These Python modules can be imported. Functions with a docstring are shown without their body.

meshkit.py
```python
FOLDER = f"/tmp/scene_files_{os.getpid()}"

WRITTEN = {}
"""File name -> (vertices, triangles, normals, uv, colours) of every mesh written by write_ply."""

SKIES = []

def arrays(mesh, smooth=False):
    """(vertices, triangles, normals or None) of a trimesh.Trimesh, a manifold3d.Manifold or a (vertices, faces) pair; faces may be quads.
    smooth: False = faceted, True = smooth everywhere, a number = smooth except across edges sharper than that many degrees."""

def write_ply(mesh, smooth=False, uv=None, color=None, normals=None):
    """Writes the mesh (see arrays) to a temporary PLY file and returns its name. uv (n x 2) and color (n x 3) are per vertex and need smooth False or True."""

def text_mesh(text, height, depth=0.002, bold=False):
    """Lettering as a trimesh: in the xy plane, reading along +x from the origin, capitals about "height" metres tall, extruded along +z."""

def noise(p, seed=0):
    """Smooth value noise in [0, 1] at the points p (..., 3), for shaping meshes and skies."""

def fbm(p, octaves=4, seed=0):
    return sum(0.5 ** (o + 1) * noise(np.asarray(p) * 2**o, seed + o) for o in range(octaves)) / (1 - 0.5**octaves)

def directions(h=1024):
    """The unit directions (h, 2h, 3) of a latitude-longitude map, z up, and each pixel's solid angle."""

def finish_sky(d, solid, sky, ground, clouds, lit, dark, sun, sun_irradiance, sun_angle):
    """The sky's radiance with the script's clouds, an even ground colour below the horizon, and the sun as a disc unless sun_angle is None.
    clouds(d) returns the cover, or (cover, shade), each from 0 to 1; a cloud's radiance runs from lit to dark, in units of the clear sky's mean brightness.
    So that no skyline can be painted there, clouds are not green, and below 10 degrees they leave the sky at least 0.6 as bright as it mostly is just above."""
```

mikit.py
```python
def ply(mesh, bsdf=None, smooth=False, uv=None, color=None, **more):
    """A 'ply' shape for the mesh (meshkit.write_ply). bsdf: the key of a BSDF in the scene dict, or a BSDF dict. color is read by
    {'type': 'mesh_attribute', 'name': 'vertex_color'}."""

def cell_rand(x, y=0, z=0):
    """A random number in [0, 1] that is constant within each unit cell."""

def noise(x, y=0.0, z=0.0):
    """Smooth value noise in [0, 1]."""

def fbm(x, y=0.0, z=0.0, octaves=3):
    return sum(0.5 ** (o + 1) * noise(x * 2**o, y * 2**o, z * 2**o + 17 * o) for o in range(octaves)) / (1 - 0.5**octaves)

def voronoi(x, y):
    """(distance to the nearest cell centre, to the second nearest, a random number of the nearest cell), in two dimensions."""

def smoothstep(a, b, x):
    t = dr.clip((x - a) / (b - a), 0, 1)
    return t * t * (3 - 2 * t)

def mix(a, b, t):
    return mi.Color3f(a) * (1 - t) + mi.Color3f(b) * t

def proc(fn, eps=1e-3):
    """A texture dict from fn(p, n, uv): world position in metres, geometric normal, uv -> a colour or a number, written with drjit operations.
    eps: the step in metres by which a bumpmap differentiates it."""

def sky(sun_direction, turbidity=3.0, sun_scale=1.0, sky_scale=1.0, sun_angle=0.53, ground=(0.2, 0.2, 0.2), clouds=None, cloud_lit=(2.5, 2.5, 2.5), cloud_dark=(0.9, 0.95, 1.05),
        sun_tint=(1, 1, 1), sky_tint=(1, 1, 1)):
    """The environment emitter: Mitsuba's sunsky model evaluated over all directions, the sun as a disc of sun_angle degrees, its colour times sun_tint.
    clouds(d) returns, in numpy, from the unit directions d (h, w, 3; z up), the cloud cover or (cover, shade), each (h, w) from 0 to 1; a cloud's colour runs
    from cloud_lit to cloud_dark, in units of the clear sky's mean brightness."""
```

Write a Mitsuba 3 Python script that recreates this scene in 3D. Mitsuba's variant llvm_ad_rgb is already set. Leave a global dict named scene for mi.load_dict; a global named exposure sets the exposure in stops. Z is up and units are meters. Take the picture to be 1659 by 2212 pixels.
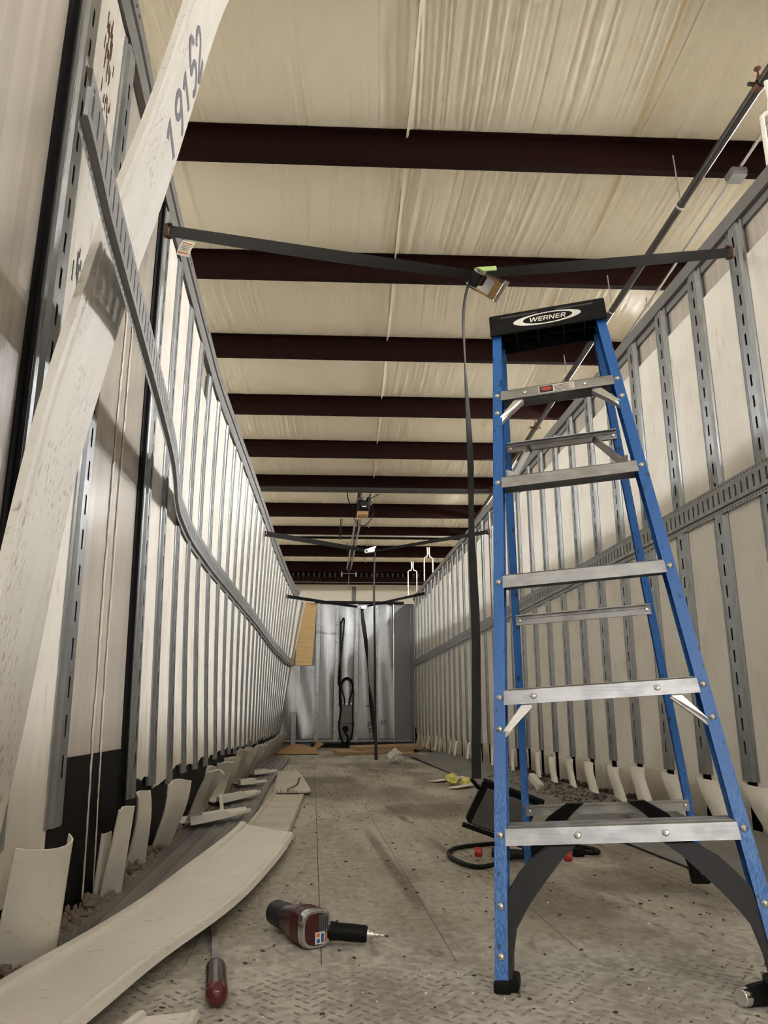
import math, random, numpy as np, trimesh, mitsuba as mi, mikit, meshkit
import drjit as dr
from mikit import noise, fbm, smoothstep, mix, cell_rand
from scipy.interpolate import PchipInterpolator
mi.set_variant('llvm_ad_rgb') if mi.variant() != 'llvm_ad_rgb' else None
T = mi.ScalarTransform4f
rng = np.random.default_rng(7)
scene, labels = {}, {}
# ------------------------------------------------------------------ camera, exposure, lamps
YAW, PITCH, FPX = 0.0884, 0.26, 1674.85
cam = np.array([0, 0, 0.53])
fwd = np.array([math.sin(YAW)*math.cos(PITCH), math.cos(YAW)*math.cos(PITCH), math.sin(PITCH)])
scene['camera'] = {'type': 'perspective', 'fov_axis': 'x', 'fov': math.degrees(2*math.atan(1659/2/FPX)), 'near_clip': 0.02, 'far_clip': 200.0,
                   'to_world': T().look_at(origin=cam.tolist(), target=(cam+fwd).tolist(), up=[0, 0, 1])}
exposure = 0.34
LAMP_R, LAMP_L, LAMP_B = 120.0, 88.0, 92.0        # radiance of the tube lamps right of, left of and behind the trailer
WARM = np.array([1.0, 0.985, 0.96])
LAMPS = [('R', 3.48-.06*(y > 8), y, min(4.30, 4.73-.0448*y)) for y in (-0.5, 4.0, 8.5, 13.0)] + [('L', -4.0, y, 4.3) for y in (0.5, 5.0, 9.5, 14.0)] + [('B', x, y, 4.3) for x, y in ((-1.2, -3.5), (2.2, -5.0))]

# ------------------------------------------------------------------ helpers
def number(key):
    if key not in scene and key not in labels: return key
    n = 1
    while f'{key}_{n:03d}' in scene or f'{key}_{n:03d}' in labels: n += 1
    return f'{key}_{n:03d}'
def add(key, mesh, bsdf, smooth=False, label=None, cat=None, group=None, kind=None, **kw):
    key = number(key)
    scene[key] = mikit.ply(mesh, bsdf, smooth=smooth, **kw)
    d = {k: v for k, v in dict(label=label, category=cat, group=group, kind=kind).items() if v}
    if d: labels[key] = d
    return key
def again(key, src, m, **lab):
    """a copy of an entry under its own key"""
    key = number(key); scene[key] = {**scene[src], 'to_world': m}
    if lab: labels[key] = lab
    return key
def thing(name, label, cat, group=None, kind=None):
    key = number(name)
    labels[key] = {k: v for k, v in dict(label=label, category=cat, group=group, kind=kind).items() if v}
    return key
def cat_(ms):
    return trimesh.util.concatenate([m for m in ms])
def box(c, s, R=None):
    m = trimesh.creation.box(extents=s)
    if R is not None: m.vertices = m.vertices @ np.asarray(R).T
    m.vertices += np.asarray(c); return m
def cbox(c, s, b=0.004, R=None):
    """box with chamfered edges"""
    h = np.asarray(s, float)/2; pts = []
    for sx in (-1, 1):
        for sy in (-1, 1):
            for sz in (-1, 1):
                q = np.array([sx, sy, sz])*h
                for a in range(3):
                    e = q.copy()
                    for k in range(3):
                        if k != a: e[k] -= np.sign(e[k])*b
                    pts.append(e)
    m = trimesh.convex.convex_hull(np.array(pts))
    if R is not None: m.vertices = m.vertices @ np.asarray(R).T
    m.vertices += np.asarray(c); return m
def hull(p): return trimesh.convex.convex_hull(np.asarray(p, float))
def frames(P):
    P = np.asarray(P, float); t = np.gradient(P, axis=0); t /= np.linalg.norm(t, axis=1, keepdims=True)
    n = np.cross(t[0], [0, 0, 1.0])
    if np.linalg.norm(n) < 1e-3: n = np.cross(t[0], [1.0, 0, 0])
    n /= np.linalg.norm(n); N = []
    for k in range(len(P)):
        n = n - t[k]*np.dot(n, t[k]); n /= np.linalg.norm(n); N.append(n)
    N = np.array(N); return t, N, np.cross(t, N)
def sweep(P, prof, closed=True, cap=True):
    """profile (list of (a,b)) carried along the path; prof may be per-point"""
    P = np.asarray(P, float); t, N, B = frames(P); prof = np.asarray(prof, float)
    if prof.ndim == 2: prof = np.repeat(prof[None], len(P), 0)
    m = prof.shape[1]
    V = (P[:, None] + prof[..., :1]*N[:, None] + prof[..., 1:]*B[:, None]).reshape(-1, 3); F = []
    for i in range(len(P)-1):
        for j in range(m if closed else m-1):
            a, b = i*m+j, i*m+(j+1) % m; F += [[a, b, b+m], [a, b+m, a+m]]
    if cap and closed:
        for i, s in ((0, -1), (len(P)-1, 1)):
            V = np.vstack([V, P[i]]); c = len(V)-1
            for j in range(m):
                a, b = i*m+j, i*m+(j+1) % m; F.append([c, a, b] if s > 0 else [c, b, a])
    return trimesh.Trimesh(V, F, process=False)
def circ(r, n=10, sq=1.0):
    a = np.arange(n)/n*2*np.pi; return np.c_[r*np.cos(a), r*sq*np.sin(a)]
def tube(P, r, n=10): return sweep(P, circ(r, n))
def spline(P, n=30):
    P = np.asarray(P, float); d = np.r_[0, np.cumsum(np.linalg.norm(np.diff(P, axis=0), axis=1))]
    from scipy.interpolate import CubicSpline
    return CubicSpline(d, P)(np.linspace(0, d[-1], n))
def lathe(prof, p0, p1, n=24):
    """profile [(distance along, radius)] turned about the line p0 -> p1"""
    p0, p1 = np.asarray(p0, float), np.asarray(p1, float); d = (p1-p0)/np.linalg.norm(p1-p0)
    a = np.cross(d, [0, 0, 1.0]); a = a/np.linalg.norm(a) if np.linalg.norm(a) > 1e-4 else np.array([1.0, 0, 0]); b = np.cross(d, a)
    th = np.arange(n)/n*2*np.pi; ring = np.cos(th)[:, None]*a + np.sin(th)[:, None]*b
    V = np.vstack([p0 + d*s + ring*max(r, 1e-5) for s, r in prof]); F = []
    for i in range(len(prof)-1):
        for j in range(n):
            q, w = i*n+j, i*n+(j+1) % n; F += [[q, w, w+n], [q, w+n, q+n]]
    return trimesh.Trimesh(V, F, process=False)
def sheet(G, th=0.004):
    """a slab of the given thickness over a grid of points (n,m,3)"""
    G = np.asarray(G, float); n, m = G.shape[:2]
    du, dv = np.gradient(G, axis=0), np.gradient(G, axis=1)
    N = np.cross(du, dv); N /= np.linalg.norm(N, axis=2, keepdims=True)+1e-12
    A, B = (G+N*th/2).reshape(-1, 3), (G-N*th/2).reshape(-1, 3); k = n*m
    i, j = np.meshgrid(np.arange(n-1), np.arange(m-1), indexing='ij'); a = (i*m+j).ravel(); b, c, d = a+m, a+m+1, a+1
    F = [np.c_[a, b, c], np.c_[a, c, d], np.c_[a, c, b]+k, np.c_[a, d, c]+k]
    ed = [j for j in range(m)] + [i*m+m-1 for i in range(1, n)] + [(n-1)*m+j for j in range(m-2, -1, -1)] + [i*m for i in range(n-2, 0, -1)]
    ed = np.array(ed); nx = np.roll(ed, -1); F += [np.c_[ed, nx, nx+k], np.c_[ed, nx+k, ed+k]]
    return trimesh.Trimesh(np.vstack([A, B]), np.vstack(F), process=False)
def ribbon(P, Wd, th=0.0025):
    P, Wd = np.asarray(P, float), np.asarray(Wd, float); return sheet(np.stack([P-Wd/2, P+Wd/2], 1), th)
def grid(us, vs, fn):
    return np.array([[fn(u, v) for v in vs] for u in us], float)

# ------------------------------------------------------------------ materials
def rgb(*c): return {'type': 'rgb', 'value': list(map(float, c))}
def pr(color, rough=0.5, metal=0.0, spec=0.5, **k):
    return {'type': 'twosided', 'b': {'type': 'principled', 'base_color': color if isinstance(color, dict) else rgb(*color), 'roughness': rough if isinstance(rough, dict) else float(rough), 'metallic': float(metal), 'specular': float(spec), **k}}
def bump(b, fn, scale=1.0, eps=1e-3):
    return {'type': 'twosided', 'b': {'type': 'bumpmap', 'arbitrary': mikit.proc(fn, eps), 'scale': float(scale), 'nested': b['b']}}
def f_liner(p, n, uv):
    s = noise(p.y*70, p.x*3, p.z*2.5); b = fbm(p.y*5, p.x*5, p.z*3, octaves=4); d = smoothstep(0.60, 0.85, fbm(p.y*38, p.x*9, p.z*7, octaves=3))
    c = mix((0.79, 0.765, 0.705), (0.67, 0.63, 0.555), smoothstep(0.35, 0.8, b)*0.75 + s*0.25)
    return mix(c, (0.42, 0.36, 0.28), d*0.40)
def f_plank(p, n, uv):
    s = noise(p.y*45 - p.z*14, p.x*6, p.z*4); b = fbm(p.y*12, p.x*4, p.z*5, octaves=4)
    d = smoothstep(0.56, 0.80, fbm(p.y*240 - p.z*84, p.x*9, p.z*44, octaves=4))*smoothstep(0.30, 0.62, noise(p.y*9, p.x*4, p.z*5))
    c = mix((0.68, 0.665, 0.63), (0.52, 0.495, 0.44), s*0.45 + b*0.45)
    return mix(c, (0.26, 0.20, 0.15), d*0.75)
def f_galv(p, n, uv):
    a = fbm(p.x*60, p.y*60, p.z*16, octaves=3); b = noise(p.x*5, p.y*5, p.z*2.2)
    return mix((0.21, 0.225, 0.24), (0.40, 0.415, 0.43), a*0.7 + b*0.3)
def f_floor(p, n, uv):
    s = fbm(p.x*7, p.y*1.3, 0.3, octaves=4); g = fbm(p.x*70, p.y*45, 1.7, octaves=3); st = smoothstep(0.47, 0.70, fbm(p.x*3.0+4, p.y*1.0, 5.1, octaves=5))
    fl = smoothstep(0.72, 0.86, fbm(p.x*26, p.y*10, 9.0, octaves=3)); bd = cell_rand((p.x+0.273)/0.3045, 3, 1)
    c = mix((0.450, 0.425, 0.370), (0.225, 0.205, 0.165), smoothstep(0.25, 0.75, s*0.55 + g*0.45))
    c = c*(0.96 + 0.07*bd); c = mix(c, (0.095, 0.078, 0.058), st*0.60)
    wob = 0.6 + 0.8*fbm(p.x*11, p.y*7, 2.0, octaves=3)
    def spot(x, y, rx, ry): return smoothstep(1.0, 0.15, wob*(dr.square((p.x-x)/rx) + dr.square((p.y-y)/ry)))
    tr = dr.maximum(smoothstep(0.035, 0.008, dr.abs(p.x - 0.30 + 0.03*(p.y-3.2)))*smoothstep(2.3, 2.6, p.y)*smoothstep(4.3, 3.7, p.y), smoothstep(0.03, 0.008, dr.abs(p.x - 0.55 + 0.05*(p.y-3.6)))*smoothstep(2.9, 3.2, p.y)*smoothstep(6.0, 4.6, p.y))*smoothstep(0.25, 0.55, noise(p.x*9, p.y*4, 3.0))
    sp = dr.maximum(dr.maximum(spot(0.74, 2.42, 0.22, 0.26), spot(0.06, 7.3, 0.42, 0.55)), dr.maximum(spot(0.70, 4.9, 0.40, 0.5), spot(1.05, 2.75, 0.20, 0.30)))
    sp = dr.maximum(sp, spot(0.8, 9.6, 0.8, 0.7))
    c = mix(c, (0.082, 0.066, 0.048), dr.minimum(tr*0.62 + sp*0.55, 0.75))
    fb = smoothstep(2.32, 1.98, p.y + 0.30*(fbm(p.x*7, p.y*7, 1.0, octaves=3)-0.5)); c = mix(c, mix((0.60, 0.58, 0.53), (0.28, 0.262, 0.228), smoothstep(0.25, 0.75, g*0.55 + s*0.45)), fb*0.8)
    return mix(c, (0.075, 0.062, 0.048), fl*0.45)
def f_steel(p, n, uv):
    g = fbm(p.x*60, p.y*60, 1.7, octaves=3); s = fbm(p.x*6, p.y*6, 2.2, octaves=3); sp = smoothstep(0.70, 0.82, noise(p.x*160, p.y*160, 4.0))
    c = mix((0.60, 0.58, 0.53), (0.28, 0.262, 0.228), smoothstep(0.25, 0.75, s*0.45 + g*0.55))
    return mix(c, (0.55, 0.53, 0.48), sp*0.12)
def b_floor(p, n, uv): return fbm(p.x*55, p.y*30, 0.0, octaves=3)*0.0016 + noise(p.x*180, p.y*120, 1.0)*0.0005
def f_ceil(p, n, uv):
    a = fbm(p.x*2.2, p.y*0.8, 0.0, octaves=3); xx = p.x - 0.042*p.y
    st = smoothstep(0.30, 0.60, noise(xx*1.2, p.y*1.4, 8.0))*smoothstep(0.045, 0.0, dr.abs(xx - 2.12 - 0.05*dr.sin(p.y*1.4)))
    st2 = smoothstep(0.72, 0.9, noise(xx*5, p.y*2.2, 2.0))*smoothstep(0.4, 0.0, dr.abs(xx - 2.1))
    c = mix((0.84, 0.77, 0.625), (0.79, 0.72, 0.575), a)
    return mix(c, (0.58, 0.42, 0.20), dr.minimum(st*0.55 + st2*0.25, 1.0))
def f_skin(p, n, uv):
    s = noise(p.y*34, p.x*2, p.z*0.9)*0.6 + noise(p.y*110, 1.0, p.z*0.7)*0.4
    return mix((0.50, 0.455, 0.405), (0.37, 0.335, 0.295), s)
def f_blue(p, n, uv):
    w = smoothstep(0.55, 0.28, p.z)*smoothstep(0.35, 0.70, fbm(p.x*500, p.y*500, p.z*30, octaves=3)); sc = smoothstep(0.70, 0.76, fbm(p.x*90, p.y*90, p.z*38, octaves=3))
    c = mix((0.018, 0.135, 0.46), (0.014, 0.115, 0.40), noise(p.x*9, p.y*9, p.z*4))
    c = mix(c, (0.20, 0.36, 0.66), w*0.42); return mix(c, (0.012, 0.02, 0.04), sc*0.75)
def f_alu(p, n, uv):
    s = noise(p.x*14, p.y*14, p.z*260); b = fbm(p.x*22, p.y*22, p.z*26, octaves=3)
    return mix((0.44, 0.445, 0.455), (0.27, 0.275, 0.285), s*0.35 + smoothstep(0.3, 0.7, b)*0.65)
def f_corr(p, n, uv):
    return mix((0.135, 0.135, 0.135), (0.215, 0.21, 0.20), fbm(p.x*14, p.y*2.5, p.z*4, octaves=4))
def f_osb(p, n, uv):
    g = fbm(p.x*4, p.z*40, p.y*4, octaves=3); return mix((0.60, 0.42, 0.20), (0.40, 0.25, 0.10), g)
def f_pvc(p, n, uv):
    a = fbm(p.x*9, p.y*6, p.z*8, octaves=4); d = smoothstep(0.66, 0.82, fbm(p.x*30, p.y*70, p.z*70, octaves=3))
    return mix(mix((0.80, 0.775, 0.715), (0.70, 0.67, 0.60), a), (0.36, 0.31, 0.24), d*0.35)
def f_pvcd(p, n, uv):
    a = fbm(p.x*5, p.y*14, p.z*8, octaves=4); return mix((0.56, 0.53, 0.45), (0.36, 0.33, 0.27), a)
def f_front(p, n, uv):
    a = noise(p.x*60, 1.0, p.z*1.2); b = noise(p.x*3, 2.0, p.z*1.4); return mix((0.40, 0.405, 0.41), (0.26, 0.265, 0.27), a*0.4 + b*0.6)
def f_track(p, n, uv):
    a = fbm(p.x*50, p.y*50, p.z*30, octaves=3); c = mix((0.25, 0.255, 0.265), (0.38, 0.385, 0.395), a)
    du = (uv.x/0.0254 - dr.floor(uv.x/0.0254) - 0.5)*0.0254; dv = dr.minimum(dr.abs(uv.y - 0.0115), dr.abs(uv.y - 0.1335))
    return mix(c, (0.02, 0.02, 0.02), smoothstep(0.0046, 0.0036, dr.sqrt(du*du + dv*dv)))
P = mikit.proc
MATS = dict(
    liner=pr(P(f_liner), 0.55), plank=pr(P(f_plank), 0.55), galv=pr(P(f_galv), 0.34, 0.85), track=pr(P(f_track), 0.36, 0.85), skin=pr(P(f_skin), 0.22, 0.0, 0.8), kick=pr((0.003, 0.003, 0.0033), 0.5, 0, 0.05),
    floor=bump(pr(P(f_floor), 0.62, 0, 0.35), b_floor, 1.0, 2e-3), steel=bump(pr(P(f_steel), 0.55, 0.15, 0.5), b_floor, 1.0, 2e-3), blanket=pr(P(f_ceil), 0.5, 0, 0.4),
    beam=pr((0.0105, 0.0034, 0.0026), 0.7, 0, 0.06), strut=pr((0.022, 0.021, 0.017), 0.5, 0, 0.3), blue=pr(P(f_blue), 0.38, 0, 0.5), alu=pr(P(f_alu), 0.40, 1.0), zinc=pr((0.72, 0.73, 0.74), 0.22, 1.0),
    chrome=pr((0.85, 0.85, 0.86), 0.12, 1.0), black=pr((0.005, 0.005, 0.0055), 0.5, 0, 0.12), blackgrey=pr((0.014, 0.014, 0.017), 0.45, 0, 0.22), web=pr((0.010, 0.010, 0.010), 0.75, 0, 0.3), webgrey=pr((0.032, 0.032, 0.032), 0.7, 0, 0.3),
    white=pr((0.78, 0.77, 0.72), 0.4), paper=pr((0.75, 0.72, 0.66), 0.7), red=pr((0.42, 0.03, 0.03), 0.35), redink=pr((0.50, 0.06, 0.05), 0.5), orange=pr((0.55, 0.20, 0.07), 0.6), ink=pr((0.02, 0.02, 0.02), 0.6),
    marker=pr((0.15, 0.14, 0.17), 0.7), maroon=pr((0.052, 0.010, 0.011), 0.3), cherry=pr((0.085, 0.008, 0.012), 0.15, 0, 0.6), darkred=pr((0.020, 0.010, 0.008), 0.2, 0, 0.6), bluelab=pr((0.03, 0.10, 0.35), 0.5),
    corr=pr(P(f_corr), 0.5, 0.3), osb=pr(P(f_osb), 0.75), card=pr((0.36, 0.225, 0.105), 0.8), ply=pr((0.36, 0.25, 0.15), 0.7), plyedge=pr((0.16, 0.085, 0.05), 0.8), pvc=pr(P(f_pvc), 0.42), pvcd=pr(P(f_pvcd), 0.6),
    front=pr(P(f_front), 0.30, 0.9), frontgrey=pr((0.17, 0.175, 0.18), 0.42, 0.7), wallp=pr((0.80, 0.75, 0.64), 0.7), conc=pr((0.44, 0.43, 0.41), 0.8), rail=pr((0.165, 0.163, 0.160), 0.45, 0.35), lime=pr((0.42, 0.62, 0.22), 0.5),
    dirt=pr((0.075, 0.052, 0.034), 0.95), dirt2=pr((0.16, 0.13, 0.10), 0.95), yellow=pr((0.72, 0.66, 0.20), 0.55), greyp=pr((0.135, 0.13, 0.125), 0.4), pipe=pr((0.035, 0.032, 0.030), 0.28, 0.4), clear=pr((0.62, 0.62, 0.60), 0.15, 0, 0.9),
    brass=pr((0.45, 0.30, 0.13), 0.35, 0.9), rust=pr((0.085, 0.040, 0.020), 0.8), adh=pr((0.66, 0.60, 0.51), 0.4), copper=pr((0.10, 0.035, 0.022), 0.5), tread=pr((0.235, 0.22, 0.19), 0.55), lampwhite=pr((0.8, 0.8, 0.8), 0.5))
for k, v in MATS.items(): scene['mat_'+k] = v
M = {k: 'mat_'+k for k in MATS}

# ------------------------------------------------------------------ the trailer's left wall bends outwards near the camera and leans in at the far end
XR, YF, HT = 1.9145, 15.16, 2.85
_y = [-1, 1.5, 2.2, 2.6, 3.3, 3.9, 4.5, 4.9, 5.9, 7.3, 8.5, 10.4, 11.5, 13, 14.2, 15.3]
_b28 = PchipInterpolator(_y, [0, 0, -.010, -.028, -.050, -.058, -.062, -.065, -.040, .008, .045, .100, .140, .205, .285, .55])
_b15 = PchipInterpolator(_y, [0, -.010, -.02, -.028, -.045, -.058, -.074, -.076, -.055, -.020, .006, .025, .045, .09, .145, .265])
def WL(y, z):
    a, b = float(_b15(y)), float(_b28(y)); s, t = 1.5, 2.85
    c2 = (b/t - a/s)/(t - s); c1 = a/s - c2*s
    return -0.632 + c1*z + c2*z*z
def WRx(y, z): return XR
def wall_pt(side, y, z, h):
    """h: metres out of the post face plane into the room"""
    return (WL(y, z)+h, y, z) if side < 0 else (XR-h, y, z)

# ---------------- floor
DECK0, DECK1, XA, XB = 1.93, 15.25, -0.80, 2.06
k = 0
e = -0.273 - 0.3045*2
edges = []
while e < XB: edges.append(max(e, XA)); e += 0.3045
edges = [x for x in sorted(set(edges)) if x < XB-0.02] + [XB]
add('floor', box(((XA+XB)/2, (DECK0+DECK1)/2+0.0, -0.06), (XB-XA, DECK1-DECK0, 0.06)), M['dirt'], kind='structure', label='worn dirty trailer floor of long boards with dark stains')
for a, b in zip(edges[:-1], edges[1:]):
    if b-a < 0.03: continue
    dz = rng.uniform(-0.001, 0.0)
    add('floor__board', cbox(((a+b)/2, (DECK0+DECK1)/2, -0.016+dz), (b-a-0.0016, DECK1-DECK0, 0.032), 0.0010), M['floor'])
add('floor__threshold_plate', cbox(((XA+XB)/2, (DECK0-1.0)/2, -0.016), (XB-XA, DECK0+1.0-0.004, 0.032), 0.002), M['steel'], label='steel tread plate at the near end of the floor')
ms = []
for i in range(-14, 40):
    for j in range(0, 26):
        x, y = i*0.032 + (j % 2)*0.016, 1.42 + j*0.0195
        if x > 1.3 or x < -0.5 or y > DECK0-0.012: continue
        s = 1 if (i+j) % 2 else -1
        c, sn = math.cos(s*0.78), math.sin(s*0.78); L, w, h = 0.0120, 0.0036, 0.0020*min(1.0, max(0.0, (DECK0-.03-y)/.10))+.0004
        if rng.random() < .30: continue
        q = [(-L, 0, 0), (0, -w, 0), (L, 0, 0), (0, w, 0), (-L*.6, 0, h), (0, -w*.5, h), (L*.6, 0, h), (0, w*.5, h)]
        q = np.array([(x+a*c-b*sn, y+a*sn+b*c, z-0.0004) for a, b, z in q])
        ms.append(trimesh.Trimesh(q, [[4, 5, 6], [4, 6, 7], [0, 1, 5], [0, 5, 4], [1, 2, 6], [1, 6, 5], [2, 3, 7], [2, 7, 6], [3, 0, 4], [3, 4, 7]], process=False))
add('floor__tread', cat_(ms), M['tread'], kind='stuff', label='raised lozenge treads of the steel plate')

# ---------------- trailer walls: skin, kick plate, posts, panels, top rail
def wall_grid(side, y0, y1, z0, z1, h, ny, nz, th):
    G = grid(np.linspace(y0, y1, ny), np.linspace(z0, z1, nz), lambda y, z: wall_pt(side, y, z, h)); return sheet(G, th)
SK = -0.034
add('wall_left', wall_grid(-1, -0.9, 15.2, 0.42, 2.80, SK, 90, 12, 0.004), M['skin'], True, kind='structure', label='left side wall of the trailer, bent, with its outer skin showing where a panel is missing')
add('wall_right', wall_grid(1, -0.9, 15.2, 0.36, 2.80, SK, 8, 4, 0.004), M['skin'], False, kind='structure', label='right side wall of the trailer')
add('wall_left__kick_plate', wall_grid(-1, -0.9, 15.2, -0.05, 0.425, SK+0.004, 60, 3, 0.004), M['kick'], True, label='glossy black kick plate along the foot of the wall')
add('wall_right__kick_plate', wall_grid(1, -0.9, 15.2, -0.05, 0.365, SK+0.004, 8, 3, 0.004), M['kick'], False, label='black kick plate along the foot of the wall')
def rail_mesh(side, y0, y1, n):
    prof = [(-0.040, 2.845), (0.004, 2.850), (0.006, 2.780), (-0.002, 2.775), (-0.005, 2.735), (-0.005, 2.690), (-0.030, 2.688), (-0.034, 2.69)] if side < 0 else [(-0.070, 2.845), (0.004, 2.850), (0.006, 2.775), (-0.016, 2.772), (-0.018, 2.735), (-0.050, 2.73), (-0.062, 2.73)]
    G = []
    for y in np.linspace(y0, y1, n): G.append([wall_pt(side, y, z, h) for h, z in prof])
    G = np.array(G); m = len(prof); V = G.reshape(-1, 3); F = []
    for i in range(n-1):
        for j in range(m):
            a, b = i*m+j, i*m+(j+1) % m; F += [[a, b, b+m], [a, b+m, a+m]]
    for i in (0, n-1):
        F += [[i*m, i*m+j, i*m+j+1] for j in range(1, m-1)]
    return trimesh.Trimesh(V, F, process=False)
add('wall_left__top_rail', rail_mesh(-1, -0.9, 14.55, 80), M['rail'], label='grey metal top rail, bent')
add('wall_right__top_rail', rail_mesh(1, -0.9, 15.1, 4), M['rail'], label='grey metal top rail')
rv = []
for y in np.arange(1.4, 12, 0.74):
    for d in (-0.02, 0.02):
        x, _, z = wall_pt(-1, y+d, 2.815, 0.005); rv.append(lathe([(0, .006), (.002, .005), (.003, 0)], (x, y+d, z), (x+.01, y+d, z), 8))
add('wall_left__rail_rivet', cat_(rv), M['pipe'], kind='stuff', label='small dark rivets along the top rail')

PROF = [(-0.068, -0.018), (-0.068, -0.009), (-0.054, -0.0065), (-0.051, -0.014), (-0.043, -0.014), (-0.033, 0.0), (-0.0068, 0.0), (0.0068, 0.0), (0.033, 0.0), (0.043, -0.014), (0.051, -0.014), (0.054, -0.0065), (0.068, -0.009), (0.068, -0.018)]
def post_mesh(side, y0, z0, z1, scale=1.0, slots=True, phase=0.0, pitch=0.1, sl=0.056, dents=0.0):
    zs = [z0]; flag = []
    z = z0 + 0.09 + phase
    if slots:
        while z + sl < z1 - 0.03:
            zs += [z, z+sl]; flag += [0, 1]; z += pitch
    else:
        n = 8
        for i in range(1, n): zs.append(z0+(z1-z0)*i/n); flag.append(0)
    zs.append(z1); flag.append(0)
    m = len(PROF); V = []
    for q in zs:
        for u, h in PROF:
            V.append(wall_pt(side, y0+u*scale, q, h))
    F = []
    for i in range(len(zs)-1):
        for j in range(m-1):
            if flag[i] and j == 6: continue
            a, b = i*m+j, i*m+j+1; F += [[a, b, b+m], [a, b+m, a+m]]
    b0 = len(V)
    for z in (z0, (z0+z1)/2, z1):
        for u, h in ((-0.040*scale, -0.011), (-0.040*scale, -0.032), (0.040*scale, -0.011), (0.040*scale, -0.032)): V.append(wall_pt(side, y0+u, z, h))
    for i in range(2):
        for j in (0, 2):
            a = b0+i*4+j; F += [[a, a+1, a+5], [a, a+5, a+4]]
    return trimesh.Trimesh(np.array(V), F, process=False)
R_POST = [3.441 + 0.405*k for k in range(-2, 30) if 3.441+0.405*k < 15.05]
for k, y in enumerate(R_POST):
    zt = 2.79 + rng.uniform(-.012, .012); zb = 0.262 + rng.uniform(-.01, .01)
    add('wall_right__post', post_mesh(1, y, zb, zt, phase=rng.uniform(0, .03)), M['galv'])
L_POST = [1.765, 2.165, 3.05, 3.44, 3.86, 4.295, 4.725, 5.18, 5.625] + [6.065+0.44*k for k in range(0, 28)]
L_POST = [y for y in L_POST if y < 15.05]
for k, y in enumerate(L_POST):
    zt = 2.672 + rng.uniform(-.012, .012); zb = 0.255 + rng.uniform(-.015, .015)
    add('wall_left__post', post_mesh(-1, y, zb, zt, phase=rng.uniform(0, .03)), M['galv'])
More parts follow.
